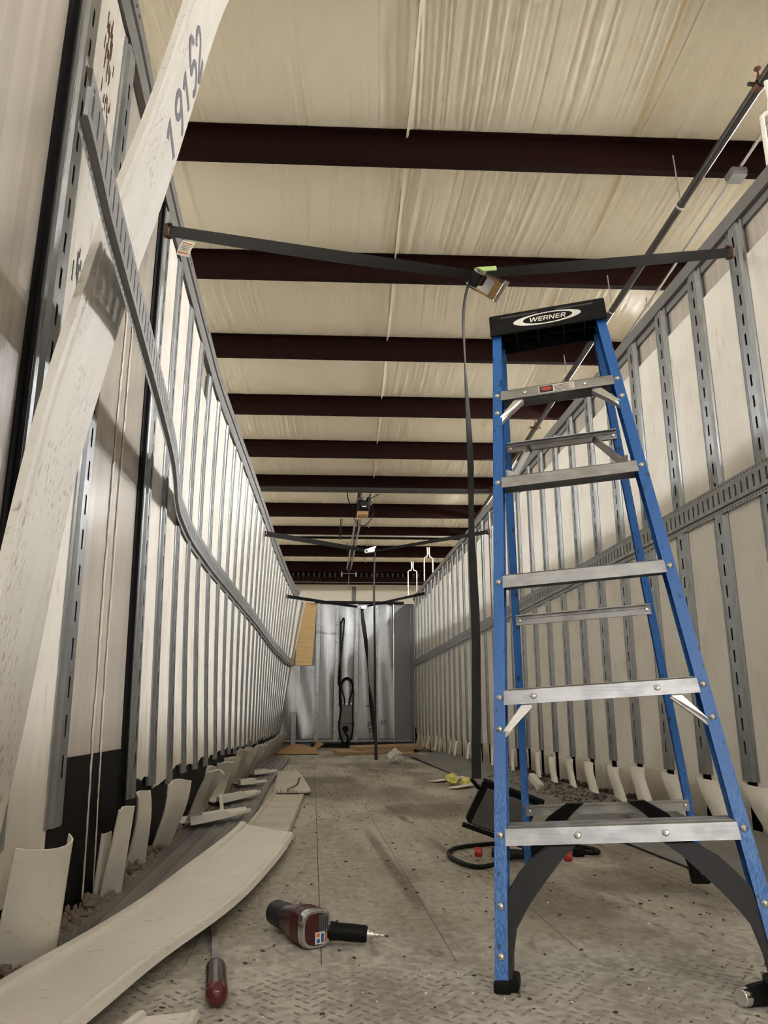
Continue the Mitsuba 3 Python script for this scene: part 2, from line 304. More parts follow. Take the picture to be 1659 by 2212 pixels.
def panel(side, y0, y1, z0, z1, nz=10, jag=0.0, slant=0.0, bow=0.0):
    us, vs = np.linspace(0, 1, 7), np.linspace(0, 1, nz); jb = rng.uniform(-jag, jag, 7); jt = rng.uniform(-jag*.6, jag*.6, 7)
    def f(u, v):
        i = int(round(u*6)); y = y0+(y1-y0)*u; z = (z0+jb[i]+slant*(u-.5))*(1-v) + (z1+jt[i])*v
        return wall_pt(side, y, z, -0.0165 + bow*math.sin(math.pi*u)*(1-v)**2)
    return sheet(grid(us, vs, f), 0.006)
for a, b in zip(R_POST[:-1], R_POST[1:]):
    add('wall_right__panel', panel(1, a+0.045, b-0.045, rng.uniform(0.005, 0.02), 2.595+rng.uniform(-.02, .02), jag=0.004), M['liner'])
for i, (a, b) in enumerate(zip(L_POST[:-1], L_POST[1:])):
    if abs(a-2.165) < .01: continue
    zb = 0.14 if i == 0 else rng.uniform(0.25, 0.31)
    zt = 2.675 + rng.uniform(-.012, .006) if i != 5 else 2.47
    add('wall_left__panel', panel(-1, a+0.045, b-0.045, zb, zt, 14, jag=0.008, slant=rng.uniform(-.03, .03)), M['liner'])
for y, w in ((2.555, .017), (2.665, .013)):
    us = np.linspace(0.02, 2.74, 120); wob = np.cumsum(rng.normal(0, .0012, 120)); wob -= np.linspace(wob[0], wob[-1], 120)
    G = np.array([[wall_pt(-1, y+wob[i]+s*w/2*(0.3+1.2*rng.random()), z, SK+.005) for s in (-1, 0, 1)] for i, z in enumerate(us)]); G[:, 1, 0] += .003
    add('wall_left__sealant_strip', sheet(G, .002), M['adh'], True, label='rough strip of old sealant where a post is missing')
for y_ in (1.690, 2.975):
    add('wall_left__gap_shade', sheet(np.array([[wall_pt(-1, y_+d_, z_, h_) for d_, h_ in ((0, -.012), (0, -.024), (-.022, SK+.004))] for z_ in np.linspace(0, 2.74, 14)]), .005), M['black'], False, label='black sheet standing in for the shade in the gap beside the post')  # black sheet added for the deep shade between post flange and skin
dm = []
for q in range(16):
    x_, y_, z_ = wall_pt(-1, 1.262+.004*(q % 2), 1.05+.098*q, SK+.002); dm.append(lathe([(0, .0065), (.0022, .0045), (.003, 0)], (x_, y_, z_), (x_+1, y_, z_), 10))
add('wall_left__skin_rivet', cat_(dm), M['zinc'], 40, kind='stuff', label='row of small bright rivets on the skin')
# brown and black scars on the panel between the two near posts
for k, (y0, z0, y1, z1, n, w, mt) in enumerate(((1.95, 2.55, 2.01, 2.10, 60, .008, 'rust'), (1.90, 1.78, 1.94, 1.62, 12, .010, 'ink'))):
    ms = []
    for _ in range(n):
        t = rng.random(); y = y0+(y1-y0)*t+rng.normal(0, .022); z = z0+(z1-z0)*t+rng.normal(0, .02); L = rng.uniform(.006, .035)
        G = np.array([[wall_pt(-1, y+s*w*rng.uniform(.2, .6), z+q*L, -0.0128) for s in (-1, 1)] for q in (-1, 0, 1)]); ms.append(sheet(G, .0008))
    add('wall_left__scar', cat_(ms), M[mt], kind='stuff', label='dark scrapes and rust on the liner')

# ---------------- cargo tracks (slotted rails along both walls)
def track_mesh(P, z0):
    """P: (n,2) path of the track's back in plan, with the room side to the left of -x... normal given by side"""
    s = np.r_[0, np.cumsum(np.linalg.norm(np.diff(P[:, :2], axis=0), axis=1))]
    prof = [(0.0, 0.0), (0.022, 0.0), (0.026, 0.013), (0.044, 0.013), (0.101, 0.013), (0.119, 0.013), (0.123, 0.0), (0.145, 0.0)]
    pitch = 0.0508; ss = []; fl = []
    x = 0.02
    ss.append(0)
    while x + .02 < s[-1]: ss += [x, x+0.013]; fl += [0, 1]; x += pitch
    ss.append(s[-1]); fl.append(0); ss = np.array(ss)
    X = np.interp(ss, s, P[:, 0]); Y = np.interp(ss, s, P[:, 1]); NX = np.interp(ss, s, P[:, 2]); NY = np.interp(ss, s, P[:, 3])
    m = len(prof); V, UV, F = [], [], []
    for i in range(len(ss)):
        for v, h in prof: V.append((X[i]+NX[i]*h, Y[i]+NY[i]*h, z0+v)); UV.append((ss[i], v))
    for i in range(len(ss)-1):
        for j in range(m-1):
            if fl[i] and j == 3: continue
            a, b = i*m+j, i*m+j+1; F += [[a, b, b+m], [a, b+m, a+m]]
    # the lips of the slots, turned back
    for i in range(len(ss)-1):
        if fl[i]:
            for q in (i, i+1):
                b0 = len(V); 
                for v in (0.044, 0.101):
                    for h in (0.013, 0.001): V.append((X[q]+NX[q]*h, Y[q]+NY[q]*h, z0+v)); UV.append((ss[q], .07))
                F += [[b0, b0+1, b0+3], [b0, b0+3, b0+2]]
    return trimesh.Trimesh(np.array(V), F, process=False), np.array(UV)
ys = np.linspace(1.10, 15.02, 400)
_tx = PchipInterpolator([1.0, 1.12, 1.4, 1.6, 2.0, 2.85, 3.8, 4.5, 5.0, 6.3, 8.5, 11, 13, 14.3, 15.1], [-.385, -.394, -.424, -.441, -.474, -.553, -.676, -.707, -.706, -.676, -.612, -.573, -.50, -.45, -.375])
xs = _tx(ys) - 0.012 + .010*np.exp(-((ys-5)/2.5)**2); dx = np.gradient(xs, ys); nn = np.sqrt(1+dx*dx)
mesh, uv = track_mesh(np.c_[xs, ys, 1/nn, -dx/nn], 1.460)
add('cargo_track', mesh, M['track'], False, 'bent galvanized slotted cargo track torn loose from the left wall', 'cargo track', uv=uv)
ys = np.array([2.0, 15.0]); mesh, uv = track_mesh(np.c_[[XR-.001]*2, ys, [-1, -1], [0, 0]], 1.468)
add('cargo_track', mesh, M['track'], False, 'straight galvanized slotted cargo track fixed along the right wall', 'cargo track', uv=uv)

# ---------------- front wall of the trailer
add('wall_front', box((0.64, 15.24, 1.36), (2.70, 0.03, 2.72)), M['frontgrey'], kind='structure', label='aluminium front wall of the trailer at the far end')
def fpanel(x0, x1, z0, z1, b=0.018, seed=0):
    us, vs = np.linspace(0, 1, 9), np.linspace(0, 1, 16); r = np.random.default_rng(seed); ph = r.uniform(0, 6, 3)
    return sheet(grid(us, vs, lambda u, v: (x0+(x1-x0)*u, 15.20 - b*math.sin(math.pi*u)*(0.5+0.5*math.sin(v*3.0+ph[0])) - .006*math.sin(u*7+v*5+ph[1]), z0+(z1-z0)*v)), .003)
FP = [(-0.66, -0.30), (-0.30, 0.025), (0.105, 0.385), (0.465, 0.765), (0.845, 1.156), (1.236, 1.515)]
for i, (a, b) in enumerate(FP):
    add('wall_front__panel', fpanel(a-.03, b+.03, 0.16, 1.50 if i < 2 else 2.70, 0.05 if i == 1 else 0.022, i), M['front'], True)
for x in (0.065, 0.425, 0.805, 1.196):
    pr_ = [(-.04, 0), (-.022, 0), (-.02, -.03), (.02, -.03), (.022, 0), (.04, 0)]
    V = [(x+u, 15.17+h, z) for z in (0.08, 1.53, 2.70) for u, h in pr_]; F = []
    for i in range(2):
        for j in range(5):
            a = i*6+j; F += [[a, a+1, a+7], [a, a+7, a+6]]
    add('wall_front__post', trimesh.Trimesh(np.array(V), F, process=False), M['galv'])
    add('wall_front__bolt', cat_([lathe([(0, .009), (.006, .007), (.007, 0)], (x, 15.14, z), (x, 15.1, z), 8) for z in np.arange(0.3, 2.65, 0.33)]), M['pipe'], kind='stuff', label='bolts up the post')
add('wall_front__post', box((1.53, 15.165, 1.39), (0.018, 0.02, 2.62)), M['zinc'])
add('wall_front__panel', box((1.70, 15.185, 1.40), (0.33, 0.02, 2.60)), M['frontgrey'], label='plain dark grey panel')
add('wall_front__corner_post', cbox((1.885, 15.15, 1.40), (0.05, 0.06, 2.62), .006), M['frontgrey'])
add('wall_front__top_trim', cbox((0.86, 15.14, 2.725), (1.75, 0.09, 0.045), .005), M['black'], label='black trim along the top edge')
add('wall_front__sill', cbox((0.62, 15.12, 0.12), (2.5, 0.10, 0.035), .005), M['galv'])
add('wall_front__sill', cbox((0.75, 14.95, 0.05), (1.55, 0.07, 0.06), .005), M['black'], label='black bar lying along the foot of the wall')
add('wall_front__patch', sheet(np.array([[(-.36, 15.16, 1.50), (-.33, 15.16, 2.74)], [(-.04, 15.16, 1.51), (0.03, 15.16, 2.70)]]), .02), M['osb'], label='rough plywood patch in the corner')
add('wall_front__post', cbox((-0.36, 15.08, 0.33), (0.10, 0.06, 0.62), .006), M['galv'])
for (t, x, z, hgt) in (('BKX', 0.99, 0.73, .045), ('P', 1.02, .36, .10), ('S', 1.04, .27, .08), ('2C', 1.27, .42, .07)):
    m = meshkit.text_mesh(t, hgt, .002); R = np.array([[1, 0, 0], [0, 0, -1], [0, 1, 0]]); m.vertices = m.vertices @ R.T + (x, 15.155, z); add('wall_front__writing', m, M['ink'])

# ---------------- roof of the building: insulation blankets over purlins, turned a little against the trailer
BETA = 0.042; cb, sb = math.cos(BETA), math.sin(BETA)
def BP(a, b, z): return np.array([a*cb + b*sb, -a*sb + b*cb, z])
RB = np.array([[cb, sb, 0], [-sb, cb, 0], [0, 0, 1]])
def roof_z(b): return 4.827 - 0.0448*b           # underside of the purlins
BEAMS = [4.982 + 1.524*i for i in range(-6, 10)]
WEB = 0.235
def ceil_z(a, b, r=0.0):
    i = (b - BEAMS[0])/1.524; f = i - math.floor(i)
    return roof_z(b) + WEB + 0.012 - 0.050*math.sin(math.pi*f)**0.8
SEAMS = [-6.8, -4.97, -3.14, -1.36, 0.40, 2.18, 4.0, 5.83, 7.6]
add('ceiling', box(BP(0.4, 7.5, 4.827-0.0448*7.5+0.55), (15.0, 26.5, 0.06), np.array(RB) @ np.array(trimesh.transformations.rotation_matrix(-0.0448, [1, 0, 0])[:3, :3])), M['blanket'], kind='structure', label='roof of the building above the trailer')
for s0, s1 in zip(SEAMS[:-1], SEAMS[1:]):
    vis = s1 > -1.5 and s0 < 3.5
    na = int((s1-s0)/(0.011 if vis else 0.15)); b0, b1 = (-4.4, 19.4); nb = int((b1-b0)/(0.085 if vis else 0.3))
    A, B = np.meshgrid(np.linspace(s0, s1, na), np.linspace(b0, b1, nb), indexing='ij')
    f = (B-BEAMS[0])/1.524; bay = np.floor(f); f = f-bay
    Z = 4.827-0.0448*B + WEB+0.012 - 0.055*np.sin(np.pi*f)**0.8
    sh = A + 0.05*np.sin(B*1.1+bay)                       # folds run along the roof and wander a little
    pts = np.stack([sh*26, B*0.28+bay*3.1, bay*7.7], -1)
    fold = meshkit.noise(pts, 3); fine = meshkit.noise(np.stack([sh*62, B*0.4+bay*5.0, bay*2.0], -1), 8); amp = meshkit.noise(np.stack([A*1.6, B*0.35+bay*2.0, bay], -1), 5)
    amp = np.clip((amp-0.22)*2.2, 0.10, 1)*np.where(A < 0.40, 0.5, 1.0)
    ridge = np.abs(fold-0.5)*2
    crease = (1-np.abs(2*meshkit.noise(np.stack([sh*17, B*0.15+bay*9.0, bay*4.0], -1), 11)-1))**6
    Z += (0.012*ridge**1.2 + 0.012*fine - 0.014*crease)*amp*np.sin(np.pi*np.clip(f, 0.02, .98))**0.35
    d = np.abs(A-s0); e = np.abs(A-s1)
    main = 1.0 if abs(s0-0.40) < .01 else 0.25
    Z -= main*0.030*np.exp(-(d/0.018)**2) + 0.004*np.exp(-(e/0.03)**2)
    X, Y = A*cb+B*sb, -A*sb+B*cb
    G = np.stack([X, Y, Z], -1); n, m = A.shape
    i, j = np.meshgrid(np.arange(n-1), np.arange(m-1), indexing='ij'); q = (i*m+j).ravel()
    add('ceiling__insulation_blanket', trimesh.Trimesh(G.reshape(-1, 3), np.vstack([np.c_[q, q+m+1, q+m], np.c_[q, q+1, q+m+1]]), process=False), M['blanket'], True)
ORD = ['first', 'second', 'third', 'fourth', 'fifth', 'sixth', 'seventh', 'eighth', 'ninth', 'tenth', 'eleventh', 'twelfth', 'thirteenth', 'fourteenth', 'fifteenth', 'sixteenth', 'seventeenth', 'eighteenth', 'nineteenth', 'twentieth', 'twenty-first', 'twenty-second']
BMS = []
for i, b in enumerate(BEAMS[5:]):
    z = roof_z(b); t = .004
    m = cat_([box((0, 0, WEB/2), (12.6, t, WEB)), box((0, .034, t/2), (12.6, .068, t)), box((0, .068, .010), (12.6, t, .02)), box((0, -.034, WEB-t/2), (12.6, .068, t))])
    m.vertices = m.vertices @ RB.T + BP(0.6, b, z)
    lab = 'dark red steel roof beam, the one above the camera' if i == 0 else f'dark red steel roof beam, {ORD[i-1]} from the camera in the picture'
    add('roof_beam', m, M['beam'], False, lab, 'beam', 'dark red roof beams')
# header and far wall of the building
bw = 19.6
add('wall_back', box(BP(0.6, bw, 1.6), (15.0, 0.12, 5.8), RB), M['wallp'], kind='structure', label='cream far wall of the building above the trailer front')
add('wall_back__trim', box(BP(0.145, bw-.07, 2.6), (0.10, 0.03, 2.3), RB), M['rail'], label='grey upright strip')
add('wall_back__trim', box(BP(0.6, bw-.07, 3.83), (12.6, 0.03, 0.03), RB), M['rail'], label='grey strip under the header')
t = thing('door_header', 'dark steel header with pleated grille under the last roof beams', 'header')
add(t+'__beam', cbox(BP(0.6, 18.85, 3.80), (12.0, 0.10, 0.20), .006, RB), M['beam'])
add(t+'__top_beam', cbox(BP(0.6, 18.9, 4.08), (12.0, 0.10, 0.16), .006, RB), M['beam'])
ms = []
for k in range(26):
    a = -1.35 + k*0.128
    if abs(a-0.02) < 0.22: continue
    ms.append(cbox(BP(a, 18.76, 3.92), (0.045, 0.05, 0.11), .006, RB))
add(t+'__pleats', cat_(ms), M['strut'], kind='stuff', label='dark pleats of the grille')
add(t+'__backing', cbox(BP(0.6, 18.90, 3.94), (12.0, 0.04, 0.20), .004, RB), M['beam'])
add(t+'__edge_strip', cbox(BP(0.6, 18.74, 3.735), (12.0, 0.012, 0.016), .003, RB), M['rail'])
def fix(name, m, mat, label, cat, **k): return add(name, m, M[mat], k.pop('smooth', False), label, cat, **k)
z = roof_z(12.6)
fix('support_strut', cat_([cbox(BP(-0.15, 12.42, z-.04), (5.0, .05, .06), .005, RB), cbox(BP(-0.15, 12.40, z-.085), (5.0, .09, .016), .004, RB)]), 'strut', 'dark steel angle bolted under the sixth roof beam, carrying the door opener', 'steel angle')
fix('conduit', tube([BP(-3, 15.5, 4.145), BP(4, 15.5, 4.145)], .020, 10), 'zinc', 'bright metal conduit running across under the eighth roof beam', 'conduit', smooth=40)

# ---------------- garage door opener hanging from the roof
t = thing('door_opener', 'black garage door opener with long metal rail hanging under the roof', 'door opener')
r0, r1 = np.array([0.72, 13.35, 3.93]), np.array([0.775, 18.3, 3.985])
for s in (-1, 1):
    add(t+'__rail', cat_([sweep([r0+(s*.045, 0, 0), r1+(s*.045, 0, 0)], [(-.016, -.02), (.016, -.02), (.016, .02), (-.016, .02)])]), M['alu'])
add(t+'__chain', sweep([r0+(0, 0, .004), r1+(0, 0, .004)], [(-.008, -.012), (.008, -.012), (.008, .012), (-.008, .012)]), M['black'])
mc = r0+(.075, -.25, .20)
hd = t+'__motor'
add(hd, cbox(mc, (0.22, 0.30, 0.24), .03), M['black'])
add(hd+'__drum', lathe([(0, .0), (0, .08), (.1, .085), (.2, .08), (.2, 0)], mc+(.01, -.16, .02), mc+(.01, 0, .02), 20), M['blackgrey'], 40)
add(hd+'__plate', box(mc+(.01, -.168, -.055), (.075, .004, .018)), M['white'])
add(hd+'__lamp_cover', lathe([(0, .045), (.012, .035), (.02, 0)], mc+(.005, -.155, .095), mc+(.005, -.3, .095), 16), M['clear'], 40)
add(hd+'__light_box', cbox(mc+(-.01, .0, -.155), (0.19, 0.24, 0.075), .01), M['card'])
add(t+'__capacitor_box', cbox(mc+(-.075, -.15, .13), (.07, .08, .13), .008), M['greyp'])
zt = roof_z(12.5)-.05
for dx_, dy in ((-.10, .0), (.09, 0)):
    add(t+'__hanger', sweep([mc+(dx_, -.05, .1), np.array([mc[0]+dx_, mc[1]-.45, zt])], [(-.014, -.004), (.014, -.004), (.014, .004), (-.014, .004)]), M['pipe'])
add(t+'__hanger', sweep([mc+(.09, -.05, .1), np.array([mc[0]+.24, mc[1]-.45, zt])], [(-.014, -.004), (.014, -.004), (.014, .004), (-.014, .004)]), M['pipe'])
add(t+'__bracket', cbox(mc+(-.10, -.36, .29), (.09, .06, .08), .006), M['strut'])
add(t+'__cable', tube(spline([mc+(.11, -.1, .12), mc+(.16, -.12, -.05), mc+(.12, -.1, -.28), mc+(-.02, -.08, -.38), mc+(-.14, -.05, -.28), mc+(-.16, 0, -.12), mc+(-.09, 0, -.06)], 40), .007, 8), M['black'], True)
add(t+'__power_cord', tube(spline([mc+(-.55, -.5, .42), mc+(-.42, -.45, .38), mc+(-.32, -.35, .25), mc+(-.26, -.2, .02), mc+(-.2, -.1, -.02), mc+(-.09, 0, -.03)], 40), .009, 8), M['black'], True)
for dx_ in (-.10, .07):
    add(t+'__strap', sweep([np.array([r0[0]+dx_+.02, 16.1, 3.9]), np.array([r0[0]+dx_+.01, 16.1, roof_z(16.1)+.05])], [(-.015, -.004), (.015, -.004), (.015, .004), (-.015, .004)]), M['pipe'])
for dx_ in (-.28, -.25):
    add(t+'__drop_bar', sweep([np.array([r0[0]+dx_, 14.3, roof_z(14.1)]), np.array([r0[0]+dx_-.02, 14.5, roof_z(14.1)-.36])], [(-.008, -.008), (.008, -.008), (.008, .008), (-.008, .008)]), M['pipe'])
cr = r1+(0, -.1, -.10)
add(t+'__arm', cat_([tube([cr+(0, 0, .1), cr+(0, 0, -.12), cr+(0, .15, -.4)], .008, 6), tube([cr+(-.16, 0, -.03), cr+(.16, 0, -.03)], .010, 6), cbox(cr+(-.17, 0, -.05), (.035, .03, .11), .004), cbox(cr+(.17, 0, -.05), (.035, .03, .11), .004)]), M['alu'])

# ---------------- sprinkler pipe, conduit and hangers above the right wall
t = thing('sprinkler_pipe', 'dark steel sprinkler pipe running lengthwise under the roof above the right wall', 'pipe')
p0, p1 = np.array([2.50, 1.6, 4.2]), np.array([3.10, 16.4, 4.2]); pd = (p1-p0)/np.linalg.norm(p1-p0)
add(t+'__tube', tube([p0, p1], .030, 14), M['pipe'], 40)
for y in (3.62, 6.75, 9.30, 12.4):
    c = p0 + pd*(y-p0[1])/pd[1]; hh = t+'__sprinkler_head'
    hh = add(hh, cat_([lathe([(0, .036), (.05, .036)], c-pd*.025, c+pd*.025, 14), lathe([(0, .012), (.04, .012), (.05, .006), (.09, .006), (.09, .021), (.095, .021), (.095, 0)], c+(0, 0, .025), c+(0, 0, .2), 12)]), M['copper'], 40)
    add(hh+'__bolt', cat_([cbox(c+(s*.055, 0, 0), (.04, .022, .022), .004) for s in (-1, 1)]), M['pipe'])
for y in (4.75, 6.28, 7.8, 10.85, 13.9):
    c = p0 + pd*(y-p0[1])/pd[1]; h_ = add(t+'__hanger', tube([c+(0, 0, .03), c+(-.02, 0, roof_z(y)-4.2+.02)], .006, 6), M['zinc'], 40)
    add(h_+'__clevis', lathe([(0, .034), (.025, .034)], c-pd*.012, c+pd*.012, 14), M['zinc'], 40)
t = thing('lighting_conduit', 'thin bright metal conduit with a junction box under the roof along the right wall', 'conduit')
q0, q1 = np.array([2.98, 2.9, 4.545]), np.array([3.33, 11.0, 4.195])
add(t+'__tube', tube([q0, q1], .013, 10), M['zinc'], 40)
c = q0+(q1-q0)*(4.70-q0[1])/(q1[1]-q0[1])
jb = add(t+'__junction_box', cbox(c+(0, 0, -.01), (.13, .13, .065), .018, RB), M['rail'])
add(jb+'__cover', cbox(c+(0, 0, -.048), (.115, .115, .008), .003, RB), M['galv'])
for y in (6.5, 9.0):
    c = q0+(q1-q0)*(y-q0[1])/(q1[1]-q0[1]); add(t+'__clip', cat_([cbox(c, (.05, .03, .03), .005), tube([c, c+(0, 0, .09)], .006, 6)]), M['zinc'])
# white wire loops on the right top rail
for k, (y, x, hgt, w, r) in enumerate(((2.76, 2.02, .34, .13, .011), (13.2, 1.95, .42, .15, .012), (14.9, 1.88, .50, .17, .012))):
    zb = 2.83
    pts = [(x-w/2, y, zb), (x-w/2, y, zb+hgt-.02), (x-w/2+.02, y, zb+hgt), (x-.025, y, zb+hgt+.01), (x-.012, y, zb+hgt+.08), (x-.018, y, zb+hgt+.18)]
    m = cat_([tube([(x+s*(a-x), b, c_) for a, b, c_ in pts], r, 8) for s in (-1, 1)])
    fix('hanger_loop', m, 'white', ['white metal loop standing on the right top rail, nearest the camera at the picture edge', 'white wire loop above the right top rail, the middle one of three', 'white wire loop at the far end of the right top rail'][k], 'wire hanger', smooth=40, group='white loops along the right top rail')

# ---------------- warehouse outside the trailer (lights and bounces light)
add('floor_warehouse', box((0.6, 6.0, -1.28), (15.5, 28, 0.06)), M['conc'], kind='structure', label='concrete floor of the building outside the trailer')
for n, x in (('wall_warehouse_left', -7.0), ('wall_warehouse_right', 8.2)):
    add(n, box((x, 6.0, 1.8), (0.1, 28, 6.2)), M['wallp'], kind='structure', label='cream side wall of the building beyond the trailer')
add('wall_warehouse_rear', box((0.6, -8.0, 1.8), (15.5, 0.1, 6.2)), M['wallp'], kind='structure', label='cream rear wall of the building behind the camera')
cnt = {}
for s, x, y, z in LAMPS:
    cnt[s] = cnt.get(s, 0)+1
    where = {'R': 'outside the right wall', 'L': 'outside the left wall', 'B': 'behind the camera'}[s]
    t = thing('tube_lamp', f'white tube lamp under the roof {where}, {ORD[cnt[s]-1]} of its row', 'lamp', 'tube lamps under the roof')
    ax = np.array([1.1, 0, 0]) if s == 'B' else np.array([0, 1.1, 0]); c = np.array([x, y, z])
    rad = {'R': LAMP_R, 'L': LAMP_L, 'B': LAMP_B}[s]*WARM*(1.0 if s == 'B' else 0.75 if y < 2 else 1.0 if y < 6 else 1.2)
    scene[t+'__tube'] = mikit.ply(tube([c-ax, c+ax], .055, 12), M['lampwhite'], emitter={'type': 'area', 'radiance': rgb(*rad)})
    sd = np.array([0, 1.0, 0]) if s == 'B' else np.array([1.0, 0, 0])
    G = np.array([[c+ax*q*1.03+sd*a+(0, 0, h) for a, h in ((-.17, .03), (-.06, .10), (.06, .10), (.17, .03))] for q in (-1, 1)])
    add(t+'__reflector', sheet(G, .004), M['lampwhite'])
    for q in (-.8, .8): add(t+'__hanger', tube([c+ax*q+(0, 0, .10), c+ax*q+(0, 0, roof_z(y)-z-.01)], .006, 6), M['zinc'])
#PART2
# ================================================================== things in the trailer
# ---------------- loose liner plank leaning along the left wall, its head above the top rail
_pl = np.array([(-.60, 1.28, .085), (-.58, 1.335, .30), (-.56, 1.415, .754), (-.545, 1.488, 1.157), (-.52, 1.545, 1.43), (-.505, 1.590, 1.608), (-.46, 1.668, 1.938), (-.40, 1.775, 2.465), (-.37, 1.90, 2.87), (-.33, 2.02, 3.20)])
_pp = spline(_pl, 44); _pt = np.gradient(_pp, axis=0); _pt /= np.linalg.norm(_pt, axis=1, keepdims=True)
_pc = np.c_[np.zeros(44), _pt[:, 2], -_pt[:, 1]]; _pc /= np.linalg.norm(_pc, axis=1, keepdims=True)
_pn = np.cross(_pt, _pc); _pn *= np.sign(_pn[:, :1])
PW = 0.255
def plank_pt(i, w, h=0.0): return _pp[i] + _pc[i]*w + _pn[i]*h
prof = [(0, -.010), (.004, .004), (.020, .004), (.023, .0), (.030, .0), (.034, .004), (.05, .001), (.12, .004), (.20, .004), (.235, .002), (PW-.006, .001), (PW, -.006)]
t = thing('liner_plank', 'long dirty white liner plank torn loose, leaning upright against the left wall above the rail', 'plank')
add(t+'__board', sheet(np.array([[plank_pt(i, w, h) for w, h in prof] for i in range(44)]), .007), M['plank'], 40)
# handwritten number, read upwards
STK = {'1': [[(.1, .75), (.45, 1.0), (.45, 0)]], '9': [[(.75, .85), (.4, 1.0), (.1, .78), (.3, .52), (.7, .62), (.78, .9), (.7, .4), (.45, 0)]],
       '5': [[(.8, 1.0), (.2, 1.0), (.15, .58), (.5, .64), (.8, .42), (.65, .08), (.15, .04)]], '2': [[(.1, .78), (.3, 1.0), (.7, .92), (.72, .66), (.35, .3), (.08, .03), (.85, .06)]]}
def plank_xy(s, w, h):
    """s metres up along the plank"""
    L = np.r_[0, np.cumsum(np.linalg.norm(np.diff(_pp, axis=0), axis=1))]
    return np.array([np.interp(s, L, _pp[:, k]) + w*np.interp(s, L, _pc[:, k]) + h*np.interp(s, L, _pn[:, k]) for k in range(3)])
def _plank_s(z): 
    L = np.r_[0, np.cumsum(np.linalg.norm(np.diff(_pp, axis=0), axis=1))]; return float(np.interp(z, _pp[:, 2], L))
s0 = _plank_s(2.075)
for k, chn in enumerate('19152'):
    for st in STK[chn]:
        q = spline(np.array(st), 26) if chn != '1' else np.array(st)
        q = np.array([q[0]]+[q[i-1]+(q[i]-q[i-1])*f for i in range(1, len(q)) for f in ((.5, 1) if chn == '1' else (1,))])
        C_ = np.array([plank_xy(s0 + k*.104 + x*.100 + (y-.5)*.02, .218 - y*.105, .0078) for x, y in q])
        tt = np.gradient(C_, axis=0); tt /= np.linalg.norm(tt, axis=1, keepdims=True); nn_ = np.array([plank_xy(s0, 0, 1)-plank_xy(s0, 0, 0)]); wd = np.cross(tt, nn_)
        add(t+'__writing', ribbon(C_, wd*.021, .0006), M['marker'])

# ---------------- stepladder
LO = np.array([0.399, 1.705, 0.0]); TH, LEAN, W0, KW, ROLL = -0.323, 0.299, 0.507, 0.127, 0.06
LR = np.array([math.cos(TH)*math.cos(ROLL), math.sin(TH)*math.cos(ROLL), math.sin(ROLL)]); LB = np.array([-math.sin(TH), math.cos(TH), 0.0]); LU = np.cross(LR, LB)
LO = LO + LR*W0/2; LM = np.stack([LR, LB, LU], 1)
def ladder_add(key, m, mat, smooth=False, **k):
    m.vertices = m.vertices @ LM.T + LO; return add(key, m, M[mat], smooth, **k)
t = thing('step_ladder', 'blue fibreglass stepladder with aluminium steps and black top cap standing on the floor', 'ladder')
hw = lambda z: (W0-KW*z)/2
def channel(side, z0, z1, fbase, depth, fl, back0, slope, w=hw, th=.004):
    """U section open to the inside: front flange, web on the outside, rear flange"""
    V, F = [], []
    for z in (z0, z1):
        a, b = w(z), back0+slope*z
        for x, y in ((a, b), (a+fl, b), (a+fl, b+depth), (a, b+depth), (a, b+depth-th), (a+fl-th, b+depth-th), (a+fl-th, b+th), (a, b+th)): V.append((side*x, y, z))
    m = 8
    for j in range(m): F += [[j, (j+1) % m, (j+1) % m+m], [j, (j+1) % m+m, j+m]]
    for o in (0, m):
        for q in ((0, 1, 6, 7), (1, 2, 5, 6), (2, 3, 4, 5)): F += [[o+q[0], o+q[1], o+q[2]], [o+q[0], o+q[2], o+q[3]]]
    return trimesh.Trimesh(np.array(V, float), F, process=False)
for s in (-1, 1):
    ladder_add(t+'__front_rail', channel(s, .022, 1.715, 0, .072, .027, 0, LEAN), 'blue')
RB0, RSL = 1.055, (0.625-1.055)/1.74
hr = lambda z: .2665-.0685*z
for s in (-1, 1):
    ladder_add(t+'__rear_rail', channel(s, .022, 1.71, 0, .046, .022, RB0, RSL, w=lambda z: hr(z)-.006), 'blue')
STEPZ = (0.298, 0.595, 0.889, 1.183, 1.480)
for i, z in enumerate(STEPZ):
    b0 = LEAN*z-.002; a = hw(z)+.004; a2 = hw(z-.036)+.004; tz = z
    V, F = [], []
    prof_ = [(b0-LEAN*.036, tz-.036), (b0, tz-.003), (b0+.004, tz), (b0+.08, tz), (b0+.083, tz-.003), (b0+.080, tz-.028), (b0+.076, tz-.028), (b0+.078, tz-.006), (b0+.006, tz-.006), (b0+.004-LEAN*.034, tz-.034)]
    m = len(prof_)
    for x in (-1, 1):
        for y, zz in prof_: V.append((x*(hw(zz)+.003), y, zz))
    for j in range(m): F += [[j, (j+1) % m, (j+1) % m+m], [j, (j+1) % m+m, j+m]]
    st = ladder_add(t+'__step', trimesh.Trimesh(np.array(V), F, process=False), 'alu')
    gr_ = [box((0, b0+.012+q*.0105, tz+.0006), (2*a-.01, .003, .0016)) for q in range(7)]
    ladder_add(st+'__groove', cat_(gr_), 'alu', kind='stuff', label='grooves of the tread')
    if i in (0, 1, 4):
        for x in ((-.085, .095) if i == 0 else (-.15, .13) if i == 1 else (-.092, .082)):
            ladder_add(st+'__rivet', lathe([(0, .0075), (.003, .006), (.0045, 0)], (x, b0-LEAN*.016-.0005, tz-.019), (x, b0-.2, tz-.019+.06), 12), 'zinc', 40)
def rivet_at(s, z): 
    y = LEAN*z; return lathe([(0, .0085), (.003, .007), (.005, .004), (.0055, 0)], (s*(hw(z)+.0135), y-.0003, z), (s*(hw(z)+.0135), y-1, z+.3), 14)
